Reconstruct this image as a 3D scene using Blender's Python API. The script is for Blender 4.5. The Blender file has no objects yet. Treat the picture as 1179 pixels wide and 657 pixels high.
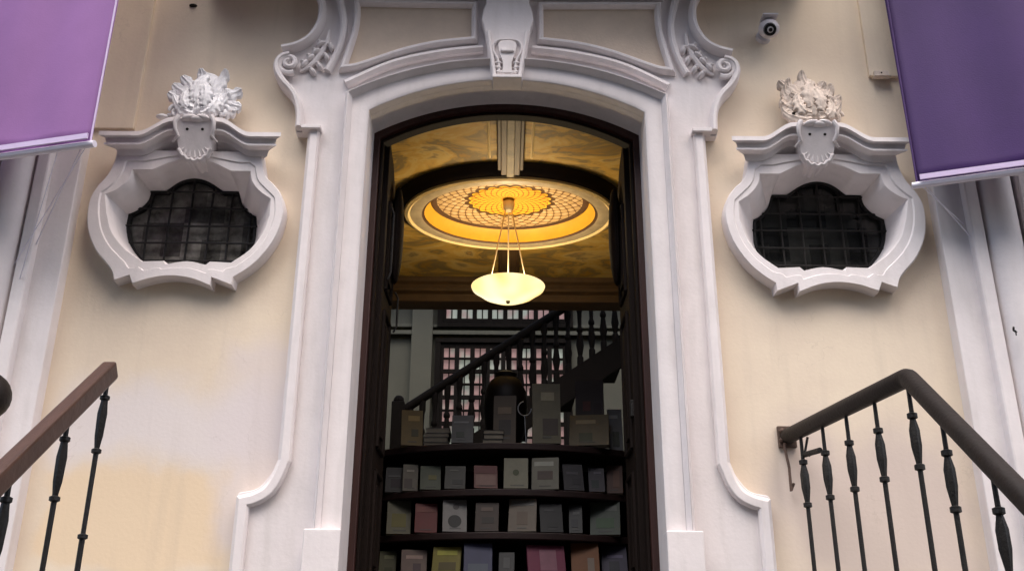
import bpy, bmesh, math, random
from mathutils import Vector, Matrix, Euler
from mathutils.geometry import tessellate_polygon
R = math.radians
rnd = random.Random(7)
S = bpy.context.scene
COL = S.collection

# ------------------------------------------------------------------ camera
F = 1132.0; CX, CY = 589.5, 328.5
CAMZ = 1.5
PITCH, ROLL, YAW = 21.5, 0.27, -0.40
cam = bpy.data.objects.new('camera', bpy.data.cameras.new('camera'))
COL.objects.link(cam)
RM = Matrix.Rotation(R(YAW), 3, 'Z') @ Matrix.Rotation(R(90 + PITCH), 3, 'X') @ Matrix.Rotation(R(ROLL), 3, 'Z')
cam.matrix_world = Matrix.Translation((0, 0, CAMZ)) @ RM.to_4x4()
cam.data.sensor_width = 36; cam.data.lens = F / 1179 * 36
cam.data.clip_start = 0.05; cam.data.clip_end = 500
S.camera = cam
def ray(px, py): return RM @ Vector(((px - CX) / F, -(py - CY) / F, -1))
def at(px, py, Y):                       # point seen at (px,py) on the plane y=Y -> (X, Z)
    d = ray(px, py); t = Y / d.y
    return (d.x * t, CAMZ + d.z * t)
def at_z(px, py, z):
    d = ray(px, py); t = (z - CAMZ) / d.z
    return Vector((d.x * t, d.y * t, z))
def at_x(px, py, x):
    d = ray(px, py); t = x / d.x
    return Vector((x, d.y * t, CAMZ + d.z * t))

# ------------------------------------------------------------------ materials
def mat(name, col, rough=0.7, var=0.12, scale=3.0, bump=0.15, bscale=40.0, metal=0.0, spec=0.4, coat=0, col2=None, stretch=None):
    m = bpy.data.materials.new(name); m.use_nodes = True
    nt = m.node_tree; N = nt.nodes; L = nt.links; b = N['Principled BSDF']
    tc = N.new('ShaderNodeTexCoord'); mp = N.new('ShaderNodeMapping')
    L.new(tc.outputs['Object'], mp.inputs[0])
    if stretch: mp.inputs['Scale'].default_value = stretch
    n = N.new('ShaderNodeTexNoise'); n.inputs['Scale'].default_value = scale; n.inputs['Detail'].default_value = 8; n.inputs['Roughness'].default_value = .65
    L.new(mp.outputs[0], n.inputs['Vector'])
    cr = N.new('ShaderNodeValToRGB'); cr.color_ramp.elements[0].position = .3; cr.color_ramp.elements[1].position = .7
    c2 = col2 if col2 else tuple(c * (1 - var) for c in col)
    cr.color_ramp.elements[0].color = (*c2, 1); cr.color_ramp.elements[1].color = (*col, 1)
    L.new(n.outputs['Fac'], cr.inputs[0]); L.new(cr.outputs[0], b.inputs['Base Color'])
    b.inputs['Roughness'].default_value = rough; b.inputs['Metallic'].default_value = metal
    b.inputs['Specular IOR Level'].default_value = spec
    if coat: b.inputs['Coat Weight'].default_value = coat
    if bump:
        n2 = N.new('ShaderNodeTexNoise'); n2.inputs['Scale'].default_value = bscale; n2.inputs['Detail'].default_value = 5
        L.new(mp.outputs[0], n2.inputs['Vector'])
        bp = N.new('ShaderNodeBump'); bp.inputs['Strength'].default_value = bump; bp.inputs['Distance'].default_value = .01
        L.new(n2.outputs['Fac'], bp.inputs['Height']); L.new(bp.outputs[0], b.inputs['Normal'])
    return m
def nodes(m): return m.node_tree.nodes, m.node_tree.links, m.node_tree.nodes['Principled BSDF']
def math_(N, L, op, a, b=None, c=None):
    n = N.new('ShaderNodeMath'); n.operation = op
    for i, v in enumerate((a, b, c)):
        if v is None: continue
        if hasattr(v, 'is_linked'): L.new(v, n.inputs[i])
        else: n.inputs[i].default_value = v
    return n.outputs[0]
def mixc(N, L, f, a, b, mode='MIX'):
    n = N.new('ShaderNodeMix'); n.data_type = 'RGBA'; n.blend_type = mode
    for s, v in ((0, f), (6, a), (7, b)):
        if hasattr(v, 'is_linked'): L.new(v, n.inputs[s])
        else: n.inputs[s].default_value = v if s == 0 else (*v, 1)
    return n.outputs[2]

# cream render wall with repaint patches and grime
def wall_mat():
    m = mat('cream_render', (.74, .60, .47), .85, bump=.10, bscale=50)
    N, L, b = nodes(m)
    base = b.inputs['Base Color'].links[0].from_socket
    N['Noise Texture'].inputs['Scale'].default_value = 1.3
    cr = N['Color Ramp'].color_ramp
    cr.elements[0].color = (.70, .575, .455, 1); cr.elements[1].color = (.81, .69, .535, 1)
    tc = N['Texture Coordinate']; sx = N.new('ShaderNodeSeparateXYZ'); L.new(tc.outputs['Object'], sx.inputs[0])
    n = N.new('ShaderNodeTexNoise'); n.inputs['Scale'].default_value = 2.2; n.inputs['Detail'].default_value = 9
    L.new(tc.outputs['Object'], n.inputs['Vector'])
    nz = math_(N, L, 'MULTIPLY_ADD', n.outputs['Fac'], .55, -.275)
    zz = math_(N, L, 'ADD', sx.outputs['Z'], nz); xx = math_(N, L, 'ADD', sx.outputs['X'], nz)
    def box(x0, x1, z0, z1, s):
        def edge(v, a, w):
            r = N.new('ShaderNodeMapRange'); r.interpolation_type = 'SMOOTHSTEP'
            L.new(v, r.inputs[0]); r.inputs[1].default_value = a - w; r.inputs[2].default_value = a + w
            return r.outputs[0]
        e = [edge(xx, x0, s), math_(N, L, 'SUBTRACT', 1, edge(xx, x1, s)), edge(zz, z0, s), math_(N, L, 'SUBTRACT', 1, edge(zz, z1, s))]
        return math_(N, L, 'MULTIPLY', math_(N, L, 'MULTIPLY', e[0], e[1]), math_(N, L, 'MULTIPLY', e[2], e[3]))
    p0 = box(-2.5, -1.1, 2.56, 2.98, .13)
    p1 = box(-1.55, -1.05, 2.1, 3.3, .1)
    p2 = box(1.45, 2.6, 1.9, 2.75, .16)
    p3 = box(-2.5, -1.5, 2.0, 2.52, .05)
    c = mixc(N, L, math_(N, L, 'MULTIPLY', p3, .75), base, (.78, .60, .40))
    c = mixc(N, L, math_(N, L, 'MULTIPLY', p0, .8), c, (.72, .66, .66))
    c = mixc(N, L, math_(N, L, 'MULTIPLY', p1, .6), c, (.70, .62, .62))
    c = mixc(N, L, math_(N, L, 'MULTIPLY', p2, .75), c, (.58, .48, .44))
    # hairline cracks
    vo = N.new('ShaderNodeTexVoronoi'); vo.feature = 'DISTANCE_TO_EDGE'; vo.inputs['Scale'].default_value = .9
    dv = N.new('ShaderNodeVectorMath'); dv.operation = 'ADD'; L.new(tc.outputs['Object'], dv.inputs[0]); L.new(n.outputs['Color'], dv.inputs[1]); L.new(dv.outputs[0], vo.inputs['Vector'])
    ck = math_(N, L, 'MULTIPLY', math_(N, L, 'LESS_THAN', vo.outputs['Distance'], .0022), math_(N, L, 'GREATER_THAN', n.outputs['Fac'], .5))
    c = mixc(N, L, math_(N, L, 'MULTIPLY', ck, .13), c, (.35, .27, .21))
    # rain grime: vertical streaks
    mp = N.new('ShaderNodeMapping'); mp.inputs['Scale'].default_value = (9, 9, .7); L.new(tc.outputs['Object'], mp.inputs[0])
    g = N.new('ShaderNodeTexNoise'); g.inputs['Scale'].default_value = 1; g.inputs['Detail'].default_value = 6; L.new(mp.outputs[0], g.inputs['Vector'])
    r = N.new('ShaderNodeMapRange'); L.new(g.outputs['Fac'], r.inputs[0]); r.inputs[1].default_value = .55; r.inputs[2].default_value = .8; r.inputs[4].default_value = .2
    c = mixc(N, L, r.outputs[0], c, (.40, .33, .27))
    L.new(c, b.inputs['Base Color'])
    return m
M = {}
M['wall'] = wall_mat()
M['panel'] = mat('tan_render', (.72, .58, .46), .85, .25, 2, .2, 60)
M['white'] = mat('white_plaster', (.79, .73, .725), .6, .12, 4, .12, 50)
def add_grime(m, col, amt, sc=(14, 14, 2.0)):
    N, L, b = nodes(m); base = b.inputs['Base Color'].links[0].from_socket
    tc = N['Texture Coordinate']
    mp = N.new('ShaderNodeMapping'); mp.inputs['Scale'].default_value = sc; L.new(tc.outputs['Object'], mp.inputs[0])
    g = N.new('ShaderNodeTexNoise'); g.inputs['Scale'].default_value = 1; g.inputs['Detail'].default_value = 7; L.new(mp.outputs[0], g.inputs['Vector'])
    r = N.new('ShaderNodeMapRange'); L.new(g.outputs['Fac'], r.inputs[0]); r.inputs[1].default_value = .5; r.inputs[2].default_value = .78; r.inputs[4].default_value = amt
    L.new(mixc(N, L, r.outputs[0], base, col), b.inputs['Base Color'])
add_grime(M['white'], (.46, .42, .39), .28)
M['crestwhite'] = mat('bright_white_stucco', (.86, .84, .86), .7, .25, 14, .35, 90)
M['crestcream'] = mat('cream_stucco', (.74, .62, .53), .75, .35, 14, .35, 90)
M['hole'] = mat('hollow_shade', (.02, .017, .013), .9)  # near-black: the shade of small hollows is put into the colour
M['darkwood'] = mat('dark_brown_wood', (.014, .008, .006), .7, .5, 3, .2, 30, stretch=(6, 6, .6), spec=.12)
M['redwood'] = mat('reddish_brown_wood', (.045, .014, .010), .5, .5, 3, .2, 30, stretch=(6, 6, .6))
M['railwood'] = mat('varnished_brown_wood', (.078, .036, .023), .45, .45, 4, .25, 25, stretch=(12, 1.2, 1.2))
M['railblack'] = mat('dark_brown_round_rail', (.018, .012, .009), .55, .4, 6, .2, 60, spec=.25)
M['iron'] = mat('black_painted_iron', (.012, .011, .011), .5, .4, 20, .3, 90, spec=.35)
M['iron2'] = mat('worn_grey_iron', (.020, .017, .015), .55, .5, 25, .4, 90, spec=.3)
M['rust'] = mat('rusty_iron', (.13, .08, .06), .8, .5, 30, .4, 90)
M['steel'] = mat('brushed_steel', (.6, .6, .62), .3, .1, 5, 0, metal=1)
M['banner_l'] = mat('lilac_banner_cloth', (.31, .14, .37), .75, .2, 1.2, .1, 120)
M['banner_r'] = mat('deep_purple_banner_cloth', (.062, .022, .13), .7, .3, 1.2, .1, 120)
M['hem'] = mat('white_banner_bar', (.80, .76, .86), .35, .05)
M['edge'] = mat('lilac_white_edge', (.62, .5, .72), .5, .05)
M['plastic'] = mat('white_plastic', (.62, .58, .60), .35, .12, 20, 0)
M['blackglass'] = mat('black_glass', (.01, .01, .012), .08, .1, 5, 0)
M['stone'] = mat('grey_step_stone', (.11, .105, .10), .8, .3, 5, .3, 60)
M['ground'] = mat('street_paving', (.05, .048, .046), .85, .3, 2, .3, 30)
M['floor'] = mat('dark_floor_boards', (.03, .02, .015), .5, .3)
M['intwall'] = mat('grey_green_plaster', (.085, .085, .065), .8, .2, 2, .1)
M['drum'] = mat('shaded_brown_drum', (.035, .020, .010), .6, .4, 5, .1)  # kept dark: shade beyond the lamp's reach is put into the colour
M['rib'] = mat('brown_rib', (.085, .048, .020), .6, .3, 8, .1)
M['ribpanel'] = mat('marbled_rib_panel', (.30, .24, .13), .6, .2, 8, .1, col2=(.13, .10, .06))
M['ring'] = mat('grey_gold_ring', (.46, .38, .25), .5, .3, 12, .15)
M['gold'] = mat('bright_gold_paint', (.70, .39, .035), .5, .15, 8, .1)
M['goldline'] = mat('pale_gold_line', (.80, .62, .30), .5, .15, 8, .1)
M['darkline'] = mat('brown_line', (.08, .04, .02), .6, .2)
M['backdark'] = mat('dark_joinery', (.008, .006, .005), .8, .3, spec=.1)
M['shelf'] = mat('dark_mahogany', (.020, .006, .005), .6, .5, 3, .15, stretch=(1.5, 6, 6))
M['cord'] = mat('pale_brass_rod', (.55, .45, .30), .4, .2, 8, 0, metal=.6)

def ceiling_paint():
    m = mat('painted_cloud_ceiling', (.42, .24, .07), .65, bump=.1)
    N, L, b = nodes(m)
    tc = N['Texture Coordinate']; mp = N['Mapping']; mp.inputs['Scale'].default_value = (1.1, 1.8, 1)
    n = N['Noise Texture']; n.inputs['Scale'].default_value = 1.7; n.inputs['Distortion'].default_value = .8; n.inputs['Detail'].default_value = 4
    cr = N['Color Ramp'].color_ramp; cr.interpolation = 'EASE'
    for p, c in ((.36, (.38, .21, .03)), (.44, (.22, .16, .06)), (.52, (.48, .30, .06)), (.60, (.52, .37, .12)), (.68, (.24, .18, .08)), (.74, (.42, .26, .05))):
        e = cr.elements.new(p); e.color = (*c, 1)
    cr.elements[0].position = .3; cr.elements[0].color = (.44, .24, .04, 1)
    cr.elements[-1].position = .78; cr.elements[-1].color = (.5, .33, .10, 1)
    return m
M['ceil'] = ceiling_paint()

def rosette_mat(name, kind):
    m = mat(name, (.8, .7, .55), .55, bump=.05)
    N, L, b = nodes(m)
    tc = N['Texture Coordinate']; sx = N.new('ShaderNodeSeparateXYZ'); L.new(tc.outputs['Object'], sx.inputs[0])
    th = math_(N, L, 'ARCTAN2', sx.outputs['Y'], sx.outputs['X'])
    r = math_(N, L, 'SQRT', math_(N, L, 'ADD', math_(N, L, 'MULTIPLY', sx.outputs['X'], sx.outputs['X']), math_(N, L, 'MULTIPLY', sx.outputs['Y'], sx.outputs['Y'])))
    if kind == 'lattice':
        a = math_(N, L, 'SINE', math_(N, L, 'ADD', math_(N, L, 'MULTIPLY', th, 15), math_(N, L, 'MULTIPLY', r, 42)))
        c = math_(N, L, 'SINE', math_(N, L, 'SUBTRACT', math_(N, L, 'MULTIPLY', th, 15), math_(N, L, 'MULTIPLY', r, 42)))
        p = math_(N, L, 'MULTIPLY', a, c)
        f = math_(N, L, 'GREATER_THAN', math_(N, L, 'ABSOLUTE', p), math_(N, L, 'MULTIPLY', N['Noise Texture'].outputs['Fac'], .34))
        f2 = math_(N, L, 'GREATER_THAN', p, .55)
        col = mixc(N, L, f, (.14, .07, .03), (.48, .35, .18))
        col = mixc(N, L, f2, col, (.56, .44, .27))
        e = math_(N, L, 'LESS_THAN', r, math_(N, L, 'MULTIPLY_ADD', math_(N, L, 'ABSOLUTE', math_(N, L, 'SINE', math_(N, L, 'MULTIPLY', th, 10))), .035, .335))
        col = mixc(N, L, e, col, (.07, .035, .015))
        e = math_(N, L, 'LESS_THAN', r, math_(N, L, 'MULTIPLY_ADD', math_(N, L, 'ABSOLUTE', math_(N, L, 'SINE', math_(N, L, 'MULTIPLY', th, 10))), .035, .298))
        col = mixc(N, L, e, col, (.72, .42, .03))
        L.new(col, b.inputs['Base Color'])
    else:
        a = math_(N, L, 'SINE', math_(N, L, 'ADD', math_(N, L, 'MULTIPLY', th, 12), math_(N, L, 'MULTIPLY', r, 45)))
        c = math_(N, L, 'SINE', math_(N, L, 'SUBTRACT', math_(N, L, 'MULTIPLY', th, 12), math_(N, L, 'MULTIPLY', r, 45)))
        p = math_(N, L, 'ABSOLUTE', math_(N, L, 'MULTIPLY', a, c))
        n = N['Noise Texture']; n.inputs['Scale'].default_value = 14
        f = math_(N, L, 'LESS_THAN', math_(N, L, 'MULTIPLY', p, math_(N, L, 'ADD', n.outputs['Fac'], .5)), .16)
        col = mixc(N, L, f, (.66, .34, .03), (.18, .06, .01))
        L.new(col, b.inputs['Base Color'])
    return m
M['lattice'] = rosette_mat('cream_lattice_paint', 'lattice')
M['goldcentre'] = rosette_mat('gold_centre_paint', 'centre')

def glass_mat(name, light):
    m = mat(name, (.04, .04, .035) if not light else (.16, .15, .13), .16, .5, 9, .25, 14, spec=.5)
    N, L, b = nodes(m); base = b.inputs['Base Color'].links[0].from_socket; tc = N['Texture Coordinate']
    if light:
        cr = N['Color Ramp'].color_ramp
        cr.elements[0].color = (.03, .027, .022, 1); cr.elements[1].color = (.26, .25, .225, 1)
        N['Noise Texture'].inputs['Scale'].default_value = 9
    sn = N.new('ShaderNodeVectorMath'); sn.operation = 'SNAP'; L.new(tc.outputs['Object'], sn.inputs[0]); sn.inputs[1].default_value = (.124, 50, .115)
    wn = N.new('ShaderNodeTexWhiteNoise'); L.new(sn.outputs[0], wn.inputs['Vector'])
    r = N.new('ShaderNodeMapRange'); L.new(wn.outputs['Value'], r.inputs[0]); r.inputs[3].default_value = .35 if light else .3; r.inputs[4].default_value = 1.3 if light else 1.0
    gc = N.new('ShaderNodeCombineColor')
    for i in range(3): L.new(r.outputs[0], gc.inputs[i])
    L.new(mixc(N, L, 1.0, base, gc.outputs[0], 'MULTIPLY'), b.inputs['Base Color'])
    return m
M['glassL'] = glass_mat('milky_old_glass', True)
M['glassR'] = glass_mat('dark_old_glass', False)
def emis(name, col, s, base=(.5, .5, .5)):
    m = mat(name, base, .4, bump=0); N, L, b = nodes(m)
    b.inputs['Emission Color'].default_value = (*col, 1); b.inputs['Emission Strength'].default_value = s
    return m
def stained(name):
    m = mat(name, (.3, .25, .25), .3, bump=.1)
    N, L, b = nodes(m)
    tc = N['Texture Coordinate']; sx = N.new('ShaderNodeSeparateXYZ'); L.new(tc.outputs['Object'], sx.inputs[0])
    n = N.new('ShaderNodeTexNoise'); n.inputs['Scale'].default_value = 2.4; L.new(tc.outputs['Object'], n.inputs['Vector'])
    cr = N.new('ShaderNodeValToRGB'); L.new(n.outputs['Fac'], cr.inputs[0])
    cr.color_ramp.elements[0].position = .44; cr.color_ramp.elements[0].color = (.33, .36, .31, 1)
    cr.color_ramp.elements[1].position = .53; cr.color_ramp.elements[1].color = (.34, .21, .20, 1)
    L.new(cr.outputs[0], b.inputs['Emission Color']); b.inputs['Emission Strength'].default_value = .2
    L.new(cr.outputs[0], b.inputs['Base Color'])
    return m
M['stained'] = stained('daylit_pink_glass')
M['bowl'] = emis('glowing_alabaster', (1.0, .78, .36), .62, (.7, .6, .42))
_N, _L, _b = nodes(M['bowl'])
_n = _N['Noise Texture']; _n.inputs['Scale'].default_value = 3.2; _n.inputs['Detail'].default_value = 1
_cr = _N.new('ShaderNodeValToRGB'); _L.new(_n.outputs['Fac'], _cr.inputs[0])
_cr.color_ramp.elements[0].position = .35; _cr.color_ramp.elements[0].color = (.85, .55, .17, 1)
_cr.color_ramp.elements[1].position = .68; _cr.color_ramp.elements[1].color = (1, .86, .52, 1)
_L.new(_cr.outputs[0], _b.inputs['Emission Color'])

# ------------------------------------------------------------------ object helpers
def empty(name, loc=(0, 0, 0), label=None, cat=None, group=None, kind=None, parent=None):
    o = bpy.data.objects.new(name, None); COL.objects.link(o); o.location = loc
    o.empty_display_size = .1
    tag(o, label, cat, group, kind)
    if parent: o.parent = parent
    return o
def tag(o, label=None, cat=None, group=None, kind=None):
    for k, v in (('label', label), ('category', cat), ('group', group), ('kind', kind)):
        if v: o[k] = v
    return o
def build(name, verts, faces, m, parent=None, smooth=False, bevel=0, fix=True):
    me = bpy.data.meshes.new(name); me.from_pydata([tuple(v) for v in verts], [], faces); me.update()
    bm = bmesh.new(); bm.from_mesh(me)
    if fix: bmesh.ops.remove_doubles(bm, verts=bm.verts, dist=1e-5)
    bmesh.ops.recalc_face_normals(bm, faces=bm.faces); bm.to_mesh(me); bm.free()
    return link(name, me, m, parent, smooth, bevel)
def link(name, me, m, parent=None, smooth=False, bevel=0):
    o = bpy.data.objects.new(name, me); COL.objects.link(o)
    for mm in (m if isinstance(m, (list, tuple)) else [m]): me.materials.append(mm)
    if parent:
        o.parent = parent
        pl = Vector((0, 0, 0)); p = parent
        while p: pl += p.location; p = p.parent
        me.transform(Matrix.Translation(-pl))
    if smooth:
        for p in me.polygons: p.use_smooth = True
        me.set_sharp_from_angle(angle=R(38))
    if bevel:
        bv = o.modifiers.new('bevel', 'BEVEL'); bv.width = bevel; bv.segments = 2; bv.limit_method = 'ANGLE'; bv.angle_limit = R(40)
        bv.harden_normals = False
    return o
class MB:
    def __init__(s): s.v = []; s.f = []
    def add(s, v, f):
        k = len(s.v); s.v += [tuple(p) for p in v]; s.f += [tuple(i + k for i in q) for q in f]; return s
    def box(s, c, h, rot=None):
        c = Vector(c); vs = []
        for x in (-1, 1):
            for y in (-1, 1):
                for z in (-1, 1):
                    p = Vector((x * h[0], y * h[1], z * h[2]))
                    if rot is not None: p = rot @ p
                    vs.append(c + p)
        return s.add(vs, [(0, 1, 3, 2), (4, 6, 7, 5), (0, 4, 5, 1), (2, 3, 7, 6), (0, 2, 6, 4), (1, 5, 7, 3)])
    def tube(s, pts, r, n=10, cap=True):
        pts = [Vector(p) for p in pts]; rs = r if isinstance(r, (list, tuple)) else [r] * len(pts)
        vs = []; up = None
        for i, p in enumerate(pts):
            a = pts[max(i - 1, 0)]; b = pts[min(i + 1, len(pts) - 1)]; t = (b - a)
            if t.length < 1e-9: t = Vector((0, 0, 1))
            t.normalize()
            if up is None:
                up = t.cross(Vector((0, 1, 0)))
                if up.length < .1: up = t.cross(Vector((1, 0, 0)))
            up = (up - t * up.dot(t)).normalized(); w = t.cross(up)
            for k in range(n):
                an = 2 * math.pi * k / n; vs.append(p + (up * math.cos(an) + w * math.sin(an)) * rs[i])
        fs = [(i * n + k, i * n + (k + 1) % n, (i + 1) * n + (k + 1) % n, (i + 1) * n + k) for i in range(len(pts) - 1) for k in range(n)]
        if cap: fs += [tuple(range(n))[::-1], tuple((len(pts) - 1) * n + k for k in range(n))]
        return s.add(vs, fs)
    def lathe(s, prof, c=(0, 0, 0), n=48, sx=1, sy=1):     # prof: (r, z)
        c = Vector(c); vs = []
        for r, z in prof:
            for k in range(n):
                a = 2 * math.pi * k / n; vs.append(c + Vector((r * sx * math.cos(a), r * sy * math.sin(a), z)))
        fs = [(i * n + k, i * n + (k + 1) % n, (i + 1) * n + (k + 1) % n, (i + 1) * n + k) for i in range(len(prof) - 1) for k in range(n)]
        return s.add(vs, fs)
    def ball(s, c, r, n=12, rot=None):
        r = r if isinstance(r, (tuple, list)) else (r, r, r); c = Vector(c); vs = []; m = n // 2 + 1
        for i in range(m):
            ph = math.pi * i / (m - 1)
            for k in range(n):
                a = 2 * math.pi * k / n
                p = Vector((r[0] * math.sin(ph) * math.cos(a), r[1] * math.sin(ph) * math.sin(a), r[2] * math.cos(ph)))
                if rot is not None: p = rot @ p
                vs.append(c + p)
        return s.add(vs, [(i * n + k, i * n + (k + 1) % n, (i + 1) * n + (k + 1) % n, (i + 1) * n + k) for i in range(m - 1) for k in range(n)])
    def prism(s, pts, y0, y1):       # pts: (x,z) polygon, between y0 (front) and y1 (back)
        n = len(pts); tris = tessellate_polygon([[Vector((x, z, 0)) for x, z in pts]])
        vs = [(x, y0, z) for x, z in pts] + [(x, y1, z) for x, z in pts]
        fs = [tuple(t) for t in tris] + [tuple(i + n for i in t)[::-1] for t in tris] + [(i, (i + 1) % n, (i + 1) % n + n, i + n) for i in range(n)]
        return s.add(vs, fs)
    def sweep(s, path, prof, closed=False, plane=None):
        """path (x,z) on the facade; prof [(side, y)] side = offset to the LEFT of travel, y = world y."""
        n = len(path); P = [Vector(p) for p in path]; k = len(prof); vs = []
        for i in range(n):
            a = P[i - 1] if (i or closed) else None; b = P[(i + 1) % n] if (i < n - 1 or closed) else None
            ta = (P[i] - a).normalized() if a is not None else None; tb = (b - P[i]).normalized() if b is not None else None
            if ta is None: ta = tb
            if tb is None: tb = ta
            na = Vector((-ta.y, ta.x)); nb = Vector((-tb.y, tb.x)); m = na + nb
            if m.length < .2: m = na.copy()
            m.normalize(); sc = min(1 / max(m.dot(na), .35), 2.2)
            for sd, y in prof:
                q = P[i] + m * sd * sc; vs.append((q.x, y, q.y))
        fs = []
        for i in range(n if closed else n - 1):
            j = (i + 1) % n
            for t in range(k):
                u = (t + 1) % k
                fs.append((i * k + t, i * k + u, j * k + u, j * k + t))
        if not closed: fs += [tuple(range(k)), tuple((n - 1) * k + t for t in range(k))[::-1]]
        return s.add(vs, fs)
    def out(s, name, m, parent=None, smooth=False, bevel=0): return build(name, s.v, s.f, m, parent, smooth, bevel)
def curve(pts, k=6):
    P = [Vector(p) for p in pts]; o = []
    for i in range(len(P) - 1):
        p0 = P[i - 1] if i else P[0] * 2 - P[1]; p1 = P[i]; p2 = P[i + 1]; p3 = P[i + 2] if i + 2 < len(P) else P[-1] * 2 - P[-2]
        for t in range(k):
            t /= k; o.append(tuple(.5 * ((2 * p1) + (p2 - p0) * t + (2 * p0 - 5 * p1 + 4 * p2 - p3) * t * t + (3 * p1 - p0 - 3 * p2 + p3) * t ** 3)))
    return o + [tuple(P[-1])]
def pxs(pts, Y): return [at(x, y, Y) for x, y in pts]
def mir(pts): return [(-x, z) for x, z in pts]
def half_round(w, y, h, n=5):     # profile of a bead of width w, raised h from plane y
    return [(-w / 2, y)] + [(-w / 2 * math.cos(math.pi * i / n), y - h * math.sin(math.pi * i / n) ** .6) for i in range(1, n)] + [(w / 2, y)]
def clean(pts, d=.002):
    o = [pts[0]]
    for p in pts[1:]:
        if (Vector(p) - Vector(o[-1])).length > d: o.append(p)
    return o

# ------------------------------------------------------------------ key dimensions
Y0 = 5.40                    # facade wall plane
LAND = 1.85                  # landing / shop floor height
YS, YB, YA, YK = 5.335, 5.295, 5.265, 5.205     # slab front, strip front, architrave front, keystone front

building = empty('building', (0, Y0, 0), 'cream baroque bookshop front with white stucco door surround and two lobed windows', 'building')

# ---- door opening outlines (half, right side)
Xo = at(745.5, 290, YA)[0]; Xo = (Xo - at(408.5, 290, YA)[0]) / 2       # half width of opening
zc_corner = (at(737, 127, YA)[1] + at(424, 127, YA)[1]) / 2
z_apex = at(582, 91, YA)[1]
def arch(hw, zs, za, n=24):      # from right springing to left springing
    s = za - zs; r = (hw * hw + s * s) / (2 * s); c = za - r; a = math.asin(hw / r)
    return [(r * math.sin(a - 2 * a * i / n), c + r * math.cos(a - 2 * a * i / n)) for i in range(n + 1)]
A_in = arch(Xo, zc_corner, z_apex)

# ---- windows: traced on the right one, mirrored for the left
YF = 5.30                      # front plane of window frames
YR = 5.58                      # glazing plane
w_out = curve(pxs([(862, 176), (857, 203), (847, 214), (838, 227), (834.5, 248), (843, 276), (859.6, 300), (876, 315), (893, 326)], YF), 4) \
    + pxs([(894.6, 335), (919, 326), (920.5, 336)], YF) + curve(pxs([(920.5, 336), (942, 328), (966, 325), (990.5, 328), (1013, 335)], YF), 4) \
    + pxs([(1016.5, 325)], YF) + curve(pxs([(1034.7, 331), (1039, 317), (1057.5, 294), (1067, 266.6), (1065.5, 239), (1057.5, 222), (1044, 206), (1036, 190), (1033, 176)], YF), 4)
w_in = pxs([(876, 199.6), (899, 199.6)], YF) + curve(pxs([(899, 199.6), (920.5, 190), (944, 186), (968, 190), (990.5, 199.6)], YF), 4) \
    + pxs([(1014, 199.6)], YF) + curve(pxs([(1014, 199.6), (1019, 213), (1033, 224), (1045, 229)], YF), 4) \
    + curve(pxs([(1043, 251), (1037, 272.7), (1022, 292), (1001, 307)], YF), 4) + pxs([(976, 306)], YF) \
    + curve(pxs([(974, 310), (949, 306), (927, 310)], YF), 4) + pxs([(922, 306)], YF) \
    + curve(pxs([(897, 307), (876, 292), (861, 272.7), (853, 251)], YF), 4) + curve(pxs([(852, 231.6), (865.7, 222), (874, 211), (876, 199.6)], YF), 4)
w_bk = pxs([(887, 225.5), (905, 225.5)], YR) + curve(pxs([(905, 225.5), (923, 214), (940, 210), (957, 214), (973, 225.5)], YR), 4) \
    + pxs([(990.5, 226)], YR) + curve(pxs([(990.5, 226), (994, 237), (1004, 247), (1017, 253.5)], YR), 4) \
    + curve(pxs([(1019.5, 266), (1017, 284), (1008, 300), (994, 314), (975, 322)], YR), 4) + curve(pxs([(940, 320), (912, 322)], YR), 2) \
    + curve(pxs([(893, 314), (878, 300), (869, 284), (867, 266)], YR), 4) + curve(pxs([(867, 254), (876, 249), (884, 239), (887, 225.5)], YR), 4)
def ang_resample(loops, c):
    """sample star-shaped loops at the union of their vertex angles"""
    angs = sorted({round(math.atan2(z - c[1], x - c[0]), 5) for lp in loops for x, z in lp})
    res = []
    for lp in loops:
        o = []
        for a in angs:
            d = Vector((math.cos(a), math.sin(a))); best = None
            for i in range(len(lp)):
                p = Vector(lp[i]) - Vector(c); q = Vector(lp[(i + 1) % len(lp)]) - Vector(c); e = q - p
                den = d.x * e.y - d.y * e.x
                if abs(den) < 1e-12: continue
                t = (p.x * e.y - p.y * e.x) / den; s = (p.x * d.y - p.y * d.x) / den
                if t > 0 and -1e-4 <= s <= 1 + 1e-4 and (best is None or t > best): best = t
            if best is None: best = .3
            o.append((c[0] + d.x * best, c[1] + d.y * best))
        res.append(o)
    return res
wc = at(948, 258, YF)
L_out, L_in, L_bk = ang_resample([w_out, w_in, w_bk], wc)
def scale(lp, c, s): return [(c[0] + (x - c[0]) * s, c[1] + (z - c[1]) * s) for x, z in lp]
L_mid = [((a[0] * .45 + b[0] * .55), (a[1] * .45 + b[1] * .55)) for a, b in zip(L_out, L_in)]

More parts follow.
